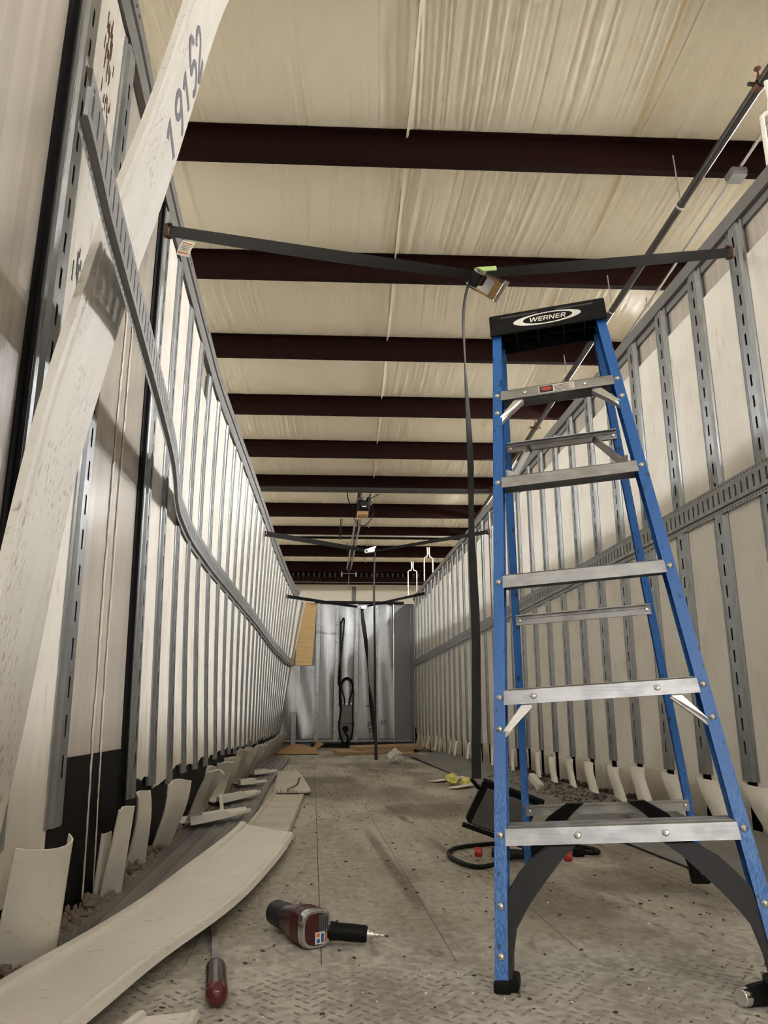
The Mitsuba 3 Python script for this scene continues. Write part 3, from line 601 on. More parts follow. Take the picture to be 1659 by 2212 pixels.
for s in (-1, 1):
    for z in (0.062, 0.15, .283, .505, .577, .87, 1.165, 1.40, 1.463): ladder_add(t+'__rivet', rivet_at(s, z), 'zinc', 40)
    for z in (.545, 1.43):         # gussets under the second and the top step
        z1, z0 = (z+.008, z-.058); x1, x0 = hw(z1)-.062, hw(z0)+.004
        G = np.array([[(s*x0, LEAN*z0+.004, z0), (s*x0, LEAN*z0+.034, z0)], [(s*(x0-.012), LEAN*z0+.004, z0+.012), (s*(x0-.012), LEAN*z0+.034, z0+.012)], [(s*x1, LEAN*z1+.006, z1), (s*x1, LEAN*z1+.036, z1)]])
        ladder_add(t+'__gusset', cat_([sheet(G, .004), hull([(s*x0, LEAN*z0+.003, z0-.006), (s*x0, LEAN*z0+.003, z0+.014), (s*x1, LEAN*z1+.004, z1+.004), (s*(x1+.024), LEAN*z1+.004, z1+.004), (s*x0, LEAN*z0+.006, z0-.006), (s*x1, LEAN*z1+.007, z1+.004)])]), 'zinc')
# black curved braces at the foot, front and rear
def brace(s, back, slope, w, thick, zt, xt, sgn=1):
    inner = [(xt, zt), (xt+.034, zt-.026), (xt+.069, zt-.062), (xt+.095, zt-.090), (xt+.117, zt-.116), (xt+.146, zt-.158), (xt+.157, .054), (xt+.160, .006)]
    outer = [(xt+.052, zt+.002), (xt+.080, zt-.016), (xt+.112, zt-.036), (xt+.135, zt-.060), (xt+.156, zt-.088), (w(.14)+.0, .14), (w(.06)+.002, .060), (w(.0)+.010, .006)]
    n_ = len(inner); sc = (w(0)-.032)/(xt+.152) if True else 1
    dx_ = w(0)-.2535; inner = [(x+dx_*i/7, z) for i, (x, z) in enumerate(inner)]; outer = [(x+dx_*i/7 if i < 5 else x, z) for i, (x, z) in enumerate(outer)]
    V, F = [], []
    for (xi, zi), (xo, zo) in zip(inner, outer):
        for d in (0, thick):
            V += [(s*xi, back+slope*zi+sgn*d, zi), (s*xo, back+slope*zo+sgn*d, zo)]
    for i in range(n_-1):
        a = i*4; b = a+4
        for q in ((a, a+1, b+1, b), (a+2, b+2, b+3, a+3), (a, b, b+2, a+2), (a+1, a+3, b+3, b+1)): F += [[q[0], q[1], q[2]], [q[0], q[2], q[3]]]
    for o in (0, (n_-1)*4): F += [[o, o+1, o+3], [o, o+3, o+2]]
    return trimesh.Trimesh(np.array(V, float), F, process=False)
for s in (-1, 1):
    b = ladder_add(t+'__front_brace', brace(s, .006, LEAN, hw, .052, .262, .085), 'blackgrey')
    ladder_add(t+'__rear_brace', brace(s, RB0-.032, RSL, lambda z: hr(z)-.010, .040, .256, .068, 1), 'black')
    ladder_add(t+'__foot', cbox((s*(hw(0)+.011), .036, .011), (.034, .084, .024), .004), 'black')
    ladder_add(t+'__foot', cbox((s*(hw(0)-.008), .038, .012), (.026, .062, .024), .004), 'black', label='black foot block')
    ladder_add(t+'__rear_foot', cbox((s*(hr(0)-.002), RB0+.022, .013), (.05, .075, .026), .006), 'black')
for z in (0.252, 0.852, 1.400):
    y = RB0+RSL*z; a = hr(z)+.004
    h_ = ladder_add(t+'__rear_bar', cat_([box((0, y-.003, z-.014), (2*a, .003, .028)), box((0, y-.010, z+.001), (2*a, .016, .003)), box((0, y-.0075, z-.0285), (2*a, .011, .003)), box((0, y-.006, z-.008), (2*a, .006, .003))]), 'alu')
    for s in (-1, 1): ladder_add(t+'__rear_rivet', lathe([(0, .006), (.003, .005), (.004, 0)], (s*(a-.012), y-.005, z-.015), (s*(a-.012), y-1, z-.015), 10), 'zinc', 40)
for s in (-1, 1):
    p0_, p1_ = np.array([s*.152, .43, 1.205]), np.array([s*.105, RB0+RSL*1.385-.022, 1.372])
    ladder_add(t+'__spreader', sweep([p0_, p1_], [(-.003, -.012), (.003, -.012), (.003, .012), (-.003, .012)]), 'zinc')
    ladder_add(t+'__spreader_pivot', lathe([(-.008, .0), (-.008, .008), (.01, .008), (.01, 0)], p1_, p1_+(0, -1, .2), 12), 'pipe', 40)
    p2_ = np.array([s*.165, .36, 1.19]); ladder_add(t+'__spreader', sweep([p2_, p0_], [(-.003, -.012), (.003, -.012), (.003, .012), (-.003, .012)]), 'zinc')
# top cap: shell open below, raised ends, slots, logo on the front
cz0, cz1, cy0, cy1, cw = 1.690, 1.768, .488, .662, .178
cp = t+'__top_cap'
lean_y = lambda z: cy0 + (z-cz0)*.24
Vc = lambda x, yy, z: (x, (lean_y(z) if yy == 0 else cy1-(z-cz0)*.1), z)
front = hull([Vc(sx*cw, 0, z) for sx in (-1, 1) for z in (cz0, cz1-.004)] + [(sx*cw, Vc(0, 0, z)[1]+.008, z) for sx in (-1, 1) for z in (cz0, cz1)])
rear = hull([Vc(sx*cw, 1, z) for sx in (-1, 1) for z in (cz0+.012, cz1-.004)] + [(sx*cw, Vc(0, 1, z)[1]-.008, z) for sx in (-1, 1) for z in (cz0+.012, cz1)])
top = cbox((0, (lean_y(cz1)+cy1-.008)/2, cz1-.004), (2*cw, cy1-.008-lean_y(cz1), .010), .003)
ends = [cbox((s*(cw-.004), (cy0+cy1)/2+.008, (cz0+cz1)/2+.004), (.008, cy1-cy0-.02, cz1-cz0-.01), .002) for s in (-1, 1)]
raised = [cbox((s*(cw-.055), (lean_y(cz1)+cy1)/2, cz1+.002), (.108, .13, .008), .003) for s in (-1, 1)]
ribs = [box((x, (cy0+cy1)/2+.005, cz1-.03), (.005, cy1-cy0-.03, .05)) for x in (-.10, -.03, .05, .115)] + [box((0, .585, cz1-.03), (2*cw-.01, .004, .05))]
ladder_add(cp, cat_([front, rear, top]+ends+raised+ribs), 'black', label='black plastic top cap with maker lettering on its front')
for s in (-1, 1): ladder_add(cp+'__slot', cbox((s*.085, lean_y(cz1-.016)-.0012, cz1-.016), (.115, .002, .007), .0008), 'ink')
for s in (-1, 1):
    for x in (.12, -.02): pass
def on_cap(poly, mat, off):
    m = trimesh.creation.extrude_polygon(poly, .0008, engine='earcut'); v = m.vertices.copy(); zz = cz0 + .036 + v[:, 1]
    m.vertices = np.c_[v[:, 0], cy0 + (zz-cz0)*.24 - off - v[:, 2], zz]; return ladder_add(cp+'__logo', m, mat)
import shapely, shapely.affinity as aff
el = lambda a, b, cx=0, cy=0, rot=0: aff.translate(aff.rotate(aff.scale(shapely.Point(0, 0).buffer(1, 48), a, b), rot), cx, cy)
outer = el(.104, .0225, 0, 0, 1.0); inner = el(.076, .0185, .002, .0006, 1.0)
on_cap(outer.difference(inner), 'white', .0004)
tm = meshkit.text_mesh('WERNER', .0165, .0008, bold=True); v = tm.vertices.copy(); v[:, 0] -= (v[:, 0].min()+v[:, 0].max())/2; sc = .112/(v[:, 0].max()-v[:, 0].min()); v[:, 0] *= sc; v[:, 0] += (v[:, 1]-.008)*.22
zz = cz0+.036-.0078+v[:, 1]; tm.vertices = np.c_[v[:, 0]+.002, cy0+(zz-cz0)*.24-.0006-v[:, 2], zz]; ladder_add(cp+'__lettering', tm, 'white')
# warning label on the top step
zl = STEPZ[4]-.018
def on_step(x0, x1, z0, z1, mat, off, key='__warning_label'):
    b = [(x, LEAN*z-.0026-off, z) for x in (x0, x1) for z in (z0, z1)] + [(x, LEAN*z-.0018-off, z) for x in (x0, x1) for z in (z0, z1)]; return ladder_add(t+key, hull(b), mat)
lb = on_step(-.052, .052, zl-.0135, zl+.0125, 'paper', 0)
kk = lb[len(t):]
on_step(-.049, -.010, zl-.0115, zl+.0105, 'ink', .0006, kk+'__box')
m = trimesh.creation.extrude_polygon(el(.0155, .007, -.029, 0), .0004, engine='earcut'); v = m.vertices.copy(); zz = zl+v[:, 1]; m.vertices = np.c_[v[:, 0], LEAN*zz-.0042-v[:, 2], zz]; ladder_add(lb+'__oval', m, 'redink')
for i in range(5): on_step(-.006, .048-.012*(i % 2), zl+.007-.0044*i, zl+.0086-.0044*i, 'ink', .0005, kk+'__print')

# ---------------- ratchet straps
def strap_run(A, B, sag, n, tw0, tw1, w=.048):
    """webbing from A to B; the width turns from tw0 to tw1 (degrees from upright)"""
    u = np.linspace(0, 1, n); Pq = np.outer(1-u, A)+np.outer(u, B); Pq[:, 2] -= sag*4*u*(1-u)
    tt = np.gradient(Pq, axis=0); tt /= np.linalg.norm(tt, axis=1, keepdims=True); up = np.array([0, 0, 1.0])-tt*tt[:, 2:]; up /= np.linalg.norm(up, axis=1, keepdims=True); sd = np.cross(tt, up)
    a = np.radians(tw0+(tw1-tw0)*u)[:, None]; return ribbon(Pq, (up*np.cos(a)+sd*np.sin(a))*w)
def tail_mesh(pts, n, w, tws):
    Pq = spline(pts, n); a = np.radians(np.interp(np.linspace(0, 1, n), np.linspace(0, 1, len(tws)), tws))[:, None]
    return ribbon(Pq, (np.array([1.0, 0, 0])*np.cos(a)+np.array([0, 1.0, 0])*np.sin(a))*w)
def end_fitting(key, A, d):
    add(key, cat_([cbox(np.array(A)+np.array([d*.008, 0, 0]), (.016, .02, .062), .004), cbox(np.array(A)+np.array([d*.022, 0, .027]), (.02, .028, .008), .002), cbox(np.array(A)+np.array([d*.022, 0, -.027]), (.02, .028, .008), .002)]), M['rust'])
def ratchet(key, c, ang, sc=1.0, tilt=0.0):
    c = np.asarray(c, float); ca, sa = math.cos(ang), math.sin(ang); R = np.array([[ca, 0, -sa], [0, 1, 0], [sa, 0, ca]]) @ np.array(trimesh.transformations.rotation_matrix(tilt, [1, 0, 0])[:3, :3])
    def tf(m): m.vertices = (m.vertices*sc) @ R.T + c; return m
    r = key+'__ratchet'
    r = add(r, tf(cat_([hull([(x, s*.030, z) for x, z in ((-.012, -.010), (-.012, .012), (.0, .018), (.040, .012), (.085, .010), (.085, -.006), (.04, -.014))]+[(x, s*.028, z) for x, z in ((-.012, -.010), (-.012, .012), (.0, .018), (.040, .012), (.085, .010), (.085, -.006), (.04, -.014))]) for s in (-1, 1)]+[box((.075, 0, .004), (.022, .056, .014))])), M['brass'] if sc > 1.2 else M['zinc'])
    add(r+'__spool', tf(lathe([(-.034, 0), (-.034, .012), (.034, .012), (.034, 0)], (0, 0, 0), (0, 1, 0), 14)), M['pipe'], 40)
    add(r+'__webbing_roll', tf(lathe([(-.024, 0), (-.024, .019), (.024, .019), (.024, 0)], (0, 0, 0), (0, 1, 0), 18)), M['web'], 40)
    add(r+'__gear', tf(cat_([lathe([(-.002, 0), (-.002, .020), (.002, .020), (.002, 0)], (0, s*.026, 0), (0, s*1, 0), 12) for s in (-1, 1)])), M['zinc'])
    add(r+'__pawl', tf(cat_([box((.048, 0, .002), (.03, .05, .004)), box((.062, 0, .010), (.008, .05, .010))])), M['chrome'])
    m = cat_([hull([(x, s*.033, z) for x, z in ((-.014, -.014), (-.014, .016), (.015, .020), (.085, .046), (.098, .042), (.098, .030), (.02, -.014))]+[(x, s*.0315, z) for x, z in ((-.014, -.014), (-.014, .016), (.015, .020), (.085, .046), (.098, .042), (.098, .030), (.02, -.014))]) for s in (-1, 1)]+[lathe([(-.04, 0), (-.04, .009), (.04, .009), (.04, 0)], (.092, 0, .037), (.092, 1, .037), 12)])
    add(r+'__handle', tf(m), M['zinc'])
    return r
t = thing('ratchet_strap', 'dark grey ratchet strap across the trailer nearest the camera, tail hanging beside the ladder', 'strap', 'ratchet straps across the trailer')
A, B, Cc = np.array([-.655, 2.855, 2.47]), np.array([1.895, 3.02, 2.622]), np.array([.655, 2.92, 2.365])
add(t+'__webbing', strap_run(A+(.02, 0, 0), Cc+(-.02, 0, .012), .006, 40, 0, 74, .05), M['webgrey'], True)
add(t+'__webbing', strap_run(Cc+(.05, 0, .025), B-(.02, 0, 0), .004, 40, 72, 0, .048), M['webgrey'], True)
end_fitting(t+'__end_fitting', A, 1); end_fitting(t+'__end_fitting', B, -1)
r_ = ratchet(t, Cc+(.0, 0, -.005), math.radians(-34), 1.28, -.75)
G = sweep([Cc+(.0, -.03, .018), Cc+(.085, -.03, .03)], [(-.003, -.010), (.003, -.010), (.003, .010), (-.003, .010)]); add(r_+'__release_lever', G, M['lime'])
add(t+'__tail', tail_mesh([Cc+(-.02, -.005, 0), (.606, 2.93, 2.25), (.598, 2.93, 2.05), (.603, 2.93, 1.83), (.610, 2.93, 1.5), (.606, 2.93, 1.235), (.612, 2.94, .95), (.614, 2.95, .75), (.612, 2.98, .50), (.622, 3.05, .31)], 90, .036, [75, 62, 70, 50, 35, 48, 25, 10, 20, 5, 0]), M['webgrey'], True)
tg = np.array([-.575, 2.852, 2.428])
m = sheet(grid(np.linspace(0, 1, 7), np.linspace(0, 1, 5), lambda u, v: tg+.92*np.array([-.045*u*.5+.055*v, -.02*math.sin(u*2.2), -.085*u-.012*v])), .001)
tag_ = add(t+'__tag', m, M['paper'], True, label='white warning tag with orange stripes')
for u0, mt in ((.17, 'orange'), (.80, 'orange')):
    m = sheet(grid(np.linspace(u0, u0+.08, 2), np.linspace(.1, .9, 3), lambda u, v: tg+.92*np.array([-.045*u*.5+.055*v, -.02*math.sin(u*2.2)-.0016, -.085*u-.012*v])), .0005); add(tag_+'__stripe', m, M[mt])
for k_ in range(4):
    u0 = .34+.11*k_; m = sheet(grid(np.linspace(u0, u0+.04, 2), np.linspace(.15, .85, 3), lambda u, v: tg+.92*np.array([-.045*u*.5+.055*v, -.02*math.sin(u*2.2)-.0016, -.085*u-.012*v])), .0005); add(tag_+'__print', m, M['galv'])
t = thing('ratchet_strap', 'dark grey ratchet strap across the middle of the trailer below the door opener rail', 'strap', 'ratchet straps across the trailer')
A, B, Cc = np.array([WL(8.7, 2.57)+.0, 8.70, 2.565]), np.array([1.90, 8.2, 2.52]), np.array([.60, 8.45, 2.325])
add(t+'__webbing', strap_run(A+(.02, 0, 0), Cc+(-.06, 0, .015), .0, 30, 0, 60, .058), M['webgrey'], True)
add(t+'__webbing', strap_run(Cc+(.05, 0, .01), B-(.02, 0, 0), .0, 30, 75, 20, .045), M['webgrey'], True)
end_fitting(t+'__end_fitting', A, 1); end_fitting(t+'__end_fitting', B, -1)
ratchet(t, Cc+(-.05, 0, 0), math.radians(4), 1.1)
add(t+'__tail', tail_mesh([Cc+(.05, 0, -.005), (.64, 8.45, 2.1), (.645, 8.45, 1.5), (.655, 8.45, .9), (.66, 8.45, .4), (.668, 8.45, .11)], 50, .04, [70, 55, 60, 50, 55, 30]), M['webgrey'], True)
t = thing('ratchet_strap', 'black ratchet strap farthest from the camera, its tail twisting before the front wall', 'strap', 'ratchet straps across the trailer')
A, B, Cc = np.array([WL(12.7, 2.46)+.0, 12.7, 2.455]), np.array([1.90, 13.3, 2.63]), np.array([.75, 13.0, 2.33])
add(t+'__webbing', strap_run(A+(.02, 0, 0), Cc+(-.05, 0, .01), .0, 30, 20, 60, .055), M['web'], True)
add(t+'__webbing', strap_run(Cc+(.05, 0, .01), B-(.02, 0, 0), .0, 30, 60, 20, .05), M['web'], True)
end_fitting(t+'__end_fitting', A, 1); end_fitting(t+'__end_fitting', B, -1)
ratchet(t, Cc, math.radians(-12), 1.1)
add(t+'__tail', tail_mesh([Cc+(.03, 0, 0), (.815, 13, 2.0), (.85, 13, 1.75), (.885, 13, 1.3), (.925, 13, .9), (.97, 13, .55), (1.0, 13, .3), (1.02, 13, .125)], 60, .075, [55, 15, 35, 75, 80, 20, 5, 60]), M['web'], True)

# ---------------- torn liner scraps at the foot of both walls
def scrap(tl, tr, bl, br, zt, curl, roll, n=9, m=9, th=.004, zb=.004):
    """curved PVC piece: top corners at height zt, bottom corners on the floor, curled at the top"""
    tl, tr, bl, br = [np.array(q, float) for q in ((*tl, zt), (*tr, zt), (*bl, zb), (*br, zb))]
    nr = np.cross(tr-tl, bl-tl); nr /= np.linalg.norm(nr)
    def f(u, v):
        q = (tl*(1-u)+tr*u)*v + (bl*(1-u)+br*u)*(1-v)
        return q + nr*(curl*4*u*(1-u) + roll*max(0, v-.55)**2*4.0 + .010*(abs(2*u-1) > .95))
    return sheet(grid(np.linspace(0, 1, n), np.linspace(0, 1, m), f), th)
LS = [((-.592, 1.77), (-.545, 1.975), (-.650, 1.87), (-.575, 2.04), .27, -.035, 0.0), ((-.545, 2.455), (-.525, 2.56), (-.615, 2.60), (-.575, 2.70), .27, .02, 0.0), ((-.60, 2.50), (-.59, 2.56), (-.635, 2.60), (-.62, 2.68), .20, .005, 0.0),
      ((-.53, 2.72), (-.545, 2.98), (-.63, 2.98), (-.60, 3.18), .275, .035, .02), ((-.505, 3.10), (-.45, 3.30), (-.63, 3.42), (-.58, 3.55), .27, .03, .03), ((-.485, 3.70), (-.40, 3.62), (-.625, 4.12), (-.58, 4.28), .275, .03, .03),
      ((-.545, 4.36), (-.51, 4.50), (-.63, 4.75), (-.60, 4.90), .27, .025, 0.0), ((-.545, 4.83), (-.462, 4.95), (-.63, 5.20), (-.575, 5.40), .27, .012, 0.0), ((-.545, 5.25), (-.455, 5.38), (-.63, 5.65), (-.585, 5.85), .27, .012, .015),
      ((-.53, 5.92), (-.45, 6.0), (-.63, 6.35), (-.59, 6.55), .27, .03, .03), ((-.50, 6.30), (-.43, 6.45), (-.62, 6.75), (-.58, 7.0), .275, .03, .03)]
y = 6.95
while y < 13.2:
    j = rng.uniform(-.02, .02); LS.append(((-.49+j, y), (-.425+j*1.5, y+.06+j), (-.615, y+.42+j*2), (-.575, y+.50+j*3), .25+j*1.2, .028, .03)); y += .405
for k, (a, b, c, d, zt, cu, ro) in enumerate(LS):
    lab = f'white liner scrap at the foot of the left wall, {ORD[k] if k < 22 else str(k+1)+"th"} from the camera'
    if k == 0: lab = 'broad white curved liner scrap at the foot of the left wall, nearest the camera'
    if k == 2: lab = 'narrow white liner scrap behind the second one at the foot of the left wall'
    add('liner_scrap', scrap(a, b, c, d, zt, cu, ro), M['pvc'], 45, lab, 'plastic scrap', 'torn liner scraps at the foot of the walls')
k = 0
RS = []
for i, y in enumerate(R_POST):
    if y < 3.2 or y > 14.3: continue
    j = rng.uniform(-.02, .02); wd = .19 if abs(y-5.06) > .05 else .30
    if y > 7.7 and i % 3 == 0: continue
    RS.append(((1.886, y+.07), (1.800-(wd-.19)*.3, y-.30-(wd-.19)), (1.800+j*.5, y-.28+j*3), (1.712+j*.8-(wd-.19)*.3, y-.66+j*3-(wd-.19)), .258+j*.6, -.022 if i % 2 else -.012, 0.02))
for k, (a, b, c, d, zt, cu, ro) in enumerate(RS):
    add('liner_scrap', scrap(a, b, c, d, zt, cu, ro, zb=.095), M['pvc'], 45, f'white liner scrap bent out at the foot of the right wall, {ORD[k] if k < 22 else str(k+1)+"th"} from the camera', 'plastic scrap', 'torn liner scraps at the foot of the walls')
# long grey ribbed strips of sheet lying along both walls
def ribbed(x0, x1, y0, y1, fz, n=60, m=41, rib=.006, nr=5):
    us, vs = np.linspace(0, 1, m), np.linspace(0, 1, n)
    return sheet(np.array([[(x0(v)+(x1(v)-x0(v))*u, y0+(y1-y0)*v, fz(u, v)+rib*max(0, math.cos(u*nr*2*math.pi))**3) for u in us] for v in vs]), .003)
add('ribbed_sheet', ribbed(lambda v: -.605+.07*v**2, lambda v: -.315+.012*math.sin(v*9), 2.02, 11.2, lambda u, v: .006+.02*u*max(0, v-.2)*(1-v)+.008*math.sin(v*14)**2*u), M['corr'], 40, 'long dark grey ribbed sheet strip lying on the floor along the left wall', 'metal sheet', 'ribbed sheet strips along the walls')
add('ribbed_sheet', ribbed(lambda v: 1.37-.02*v, lambda v: 1.80, 2.3, 11.5, lambda u, v: .006+.075*max(0, u-.55)**1.2/.45**1.2+.006*u*math.sin(v*10)**2+.07*max(0, v-.62)*(1-u), rib=.004), M['corr'], 40, 'long grey ribbed sheet strip lying on the floor along the right wall', 'metal sheet', 'ribbed sheet strips along the walls')
# ---------------- liner panels on the floor
def floor_panel(L, Rr, zc, prof, n=40):
    L, Rr = spline(L, n), spline(Rr, n); G = []
    for i in range(n): G.append([L[i]*(1-w)+Rr[i]*w+np.array([0, 0, h]) for w, h in prof])
    return sheet(np.array(G), .006)
pf = [(0, -.004), (.015, .010), (.06, .011), (.10, .010), (.13, .001), (.2, 0), (.35, 0), (.5, 0), (.65, 0), (.8, 0), (.86, .001), (.90, .005), (.925, .002), (.97, .006), (1, -.006)]
add('fallen_liner', floor_panel([(-.607, 1.50, .038), (-.592, 1.62, .04), (-.535, 1.98, .035), (-.47, 2.42, .032), (-.425, 2.95, .03), (-.372, 3.55, .03), (-.337, 4.05, .038)],
                               [(-.385, 1.42, .042), (-.365, 1.50, .045), (-.312, 1.78, .05), (-.225, 2.15, .052), (-.156, 2.66, .042), (-.105, 3.25, .03), (-.076, 3.80, .022)], 0, pf, 60), M['pvc'], 40,
    'long clean white liner panel lying curved across the floor in the left foreground', 'liner panel')
add('fallen_liner', floor_panel([(-.42, 1.15, .010), (-.30, 1.60, .012)], [(-.215, 1.06, .010), (-.195, 1.62, .012)], 0, pf, 6), M['pvc'], 40, 'short white liner piece on the tread plate under the long white panel', 'liner panel')
add('fallen_liner', floor_panel([(-.315, 3.95, .014), (-.29, 5.0, .016), (-.27, 5.78, .014)], [(-.100, 3.85, .018), (-.075, 4.8, .016), (-.050, 5.75, .016)], 0, pf, 30), M['pvcd'], 40, 'dirty tan liner panel lying flat on the floor beyond the long white panel', 'liner panel')
def crack(v): return .02*math.sin(v*13)
t = thing('fallen_liner', 'cracked dirty liner piece on the floor, the farthest of the panels in the row', 'liner panel')
G = grid(np.linspace(0, 1, 14), np.linspace(0, 1, 9), lambda u, v: ((-.262*(1-v)+(.000)*v)*(1-u)+((-.335)*(1-v)+(-.160)*v)*u, 5.86*(1-u)+8.15*u, .020+.025*math.sin(u*2.8)*(v)+.012*(v > .95)))
add(t+'__sheet', sheet(G, .006), M['pvcd'], 40)
cq = np.array([(-.165, 5.90), (-.145, 6.15), (-.115, 6.3), (-.105, 6.75), (-.07, 7.0)]); cz = [.030, .036, .041, .045, .050]
add(t+'__crack', ribbon(np.c_[spline(cq, 20), np.interp(np.linspace(0, 1, 20), np.linspace(0, 1, 5), cz)], np.tile([.012, 0, 0], (20, 1)), .001), M['ink'], label='dark crack')
for k_ in range(7):
    x = -.235+.022*k_; add(t+'__splinter', sheet(np.array([[(x-.006, 5.84, .024), (x+.006, 5.84, .024)], [(x-.002, 5.80-rng.uniform(0, .06), .030+rng.uniform(0, .03)), (x+.003, 5.80, .034)]]), .002), M['pvc'])
# white broken edge strips lying across the left ribbed sheet
for k, (a, b, w, zz) in enumerate((((-.59, 4.06), (-.33, 4.52), .15, .03), ((-.565, 5.04), (-.345, 5.60), .14, .03), ((-.56, 6.40), (-.375, 6.58), .20, .03), ((-.54, 7.52), (-.36, 7.85), .20, .03))):
    a, b = np.array([*a, .02]), np.array([*b, zz]); d = (b-a)/np.linalg.norm(b-a); c_ = np.array([-d[1], d[0], 0])*w
    pr_ = [(0, .0), (.05, .036), (.22, .040), (.30, .010), (.6, .006), (.9, .022), (1, .0)]
    taper = lambda u: (1-.75*max(0, u-.5)*2) if k in (0, 1) else 1.0
    G = np.array([[a*(1-u)+b*u + c_*(p_-.2)*taper(u)*(.5+.5*min(1, u*4+.3)) + np.array([0, 0, h*(1 if u < .6 or p_ > .3 else .4)+.012]) for p_, h in pr_] for u in np.linspace(0, 1, 14)])
    add('edge_strip', sheet(G, .004), M['white'], 40, f'broken white edge strip across the left ribbed sheet, {ORD[k]} from the camera', 'plastic strip', 'broken white edge strips on the left ribbed sheet')
add('edge_strip', sheet(np.array([[(-.485, 4.55, .01), (-.465, 4.55, .01)], [(-.535, 4.85, .10), (-.515, 4.86, .10)]]), .004), M['white'], False, 'small upright white sliver leaning at the left wall scraps', 'plastic strip')
for k, (a, b, w) in enumerate((((1.02, 6.9), (1.34, 7.2), .10), ((1.08, 6.25), (1.28, 6.45), .09))):
    a, b = np.array([*a, .012]), np.array([*b, .02]); d = (b-a)/np.linalg.norm(b-a); c_ = np.array([-d[1], d[0], 0])*w
    add('edge_strip', sheet(np.array([[a-c_*.5, a, a+c_*.5], [b-c_*.4, b+(0, 0, .012), b+c_*.5]]), .005), M['pvc'], 40, ['flat white plastic strip on the floor behind the ladder, the farther of two', 'flat white plastic strip on the floor beside the yellow scrap'][k], 'plastic strip')
add('edge_strip', cbox((1.66, 5.95, .075), (.05, .16, .05), .004, np.array(trimesh.transformations.rotation_matrix(.5, [1, 0, .4])[:3, :3])), M['white'], False, 'small white broken block on the dirt at the right wall', 'plastic strip')

# ---------------- tools on the floor
t = thing('impact_wrench', 'maroon and black air impact wrench lying on the floor', 'power tool')
a, b = np.array([-.086, 2.255, .038]), np.array([.022, 2.050, .043]); d = (b-a)/np.linalg.norm(b-a); L = np.linalg.norm(b-a); sd = np.cross(d, [0, 0, 1.0]); up = np.cross(sd, d)
def oct_loft(stations, n=20, sq=3.0):
    V, F = [], []
    for s_, rx, rz, oz in stations:
        for q in range(n):
            an = 2*np.pi*q/n; c_, s2 = math.cos(an), math.sin(an); k_ = (abs(c_)**sq+abs(s2)**sq)**(-1/sq); V.append(a+d*s_+sd*c_*k_*rx+up*(s2*k_*rz+oz))
    m = len(stations)
    for i in range(m-1):
        for q in range(n):
            w, x = i*n+q, i*n+(q+1) % n; F += [[w, x, x+n], [w, x+n, w+n]]
    for i, s_ in ((0, 1), (m-1, -1)):
        V.append(np.mean(V[i*n:(i+1)*n], axis=0)); c_ = len(V)-1
        for q in range(n):
            w, x = i*n+q, i*n+(q+1) % n; F.append([c_, x, w] if s_ > 0 else [c_, w, x])
    return trimesh.Trimesh(np.array(V), F, process=False)
add(t+'__nose', oct_loft([(0, 0.0252, 0.0252, 0), (.004, 0.0302, 0.0302, 0), (.06, 0.0319, 0.0319, 0), (.075, 0.0311, 0.0311, 0), (.078, 0.0277, 0.0277, 0)], 24, 2), M['blackgrey'], 40)
add(t+'__collar', oct_loft([(.078, 0.0286, 0.0302, 0), (.10, 0.0302, 0.0336, 0), (.135, 0.0336, 0.0370, 0)], 24, 2.4), M['pipe'], 40)
add(t+'__housing', oct_loft([(.118, 0.0319, 0.0353, 0), (.13, 0.0361, 0.0395, 0), (.16, 0.0386, 0.0420, 0), (.162, 0.0399, 0.0433, 0), (.168, 0.0399, 0.0433, 0), (.170, 0.0386, 0.0420, 0), (.185, 0.0386, 0.0420, 0), (.187, 0.0403, 0.0437, 0), (.195, 0.0403, 0.0437, 0), (.197, 0.0395, 0.0428, 0), (L-.022, 0.0386, 0.0420, 0)], 28, 3.2), M['maroon'], 35)
add(t+'__end_ring', oct_loft([(L-.024, 0.0399, 0.0428, 0), (L-.010, 0.0412, 0.0441, 0), (L-.002, 0.0370, 0.0395, 0)], 28, 3.2), M['zinc'], 35)
add(t+'__end_plate', oct_loft([(L-.004, 0.0336, 0.0361, 0), (L, 0.0311, 0.0336, 0)], 28, 3.2), M['maroon'], 35)
def on_plate(x0, x1, z0, z1, mat, off, key):
    q = [b+sd*x+up*z+d*o for x in (x0, x1) for z in (z0, z1) for o in (off, off+.0008)]; return add(key, hull(q), M[mat])
on_plate(-.030, -.004, -.006, .030, 'galv', .0003, t+'__label'); on_plate(-.020, .006, -.032, -.006, 'paper', .0003, t+'__label')
for k_ in range(5): on_plate(-.027+.0048*k_, -.0248+.0048*k_, -.003, .027, 'ink', .0012, t+'__print')
on_plate(-.017, -.010, -.029, -.010, 'bluelab', .0012, t+'__print'); on_plate(-.006, .002, -.029, -.021, 'bluelab', .0012, t+'__print'); on_plate(-.006, .003, -.016, -.009, 'orange', .0012, t+'__print'); on_plate(-.026, -.021, -.030, -.008, 'orange', .0005, t+'__print')
h0, h1 = a+d*.190+np.array([.02, .0, -.008]), np.array([.133, 2.068, .027])
add(t+'__grip', lathe([(0, .020), (.03, .0215), (.055, .0195), (.09, .020), (.118, .019), (.122, .016), (.124, 0)], h0, h1, 24), M['black'], 40)
dh = (h1-h0)/np.linalg.norm(h1-h0)
add(t+'__trigger', lathe([(0, .006), (.02, .007), (.024, 0)], h0+dh*.035+np.array([0, .024, 0]), h0+dh*.035+np.array([-.03, .12, 0]), 12), M['pipe'], 40)
add(t+'__air_fitting', lathe([(0, .013), (.006, .013), (.007, .009), (.016, .009), (.017, .005), (.021, .005), (.022, .0065), (.027, .0065), (.028, .004), (.036, .005), (.040, .004), (.040, 0)], h0+dh*.122, h0+dh*.3, 16), M['chrome'], 40)
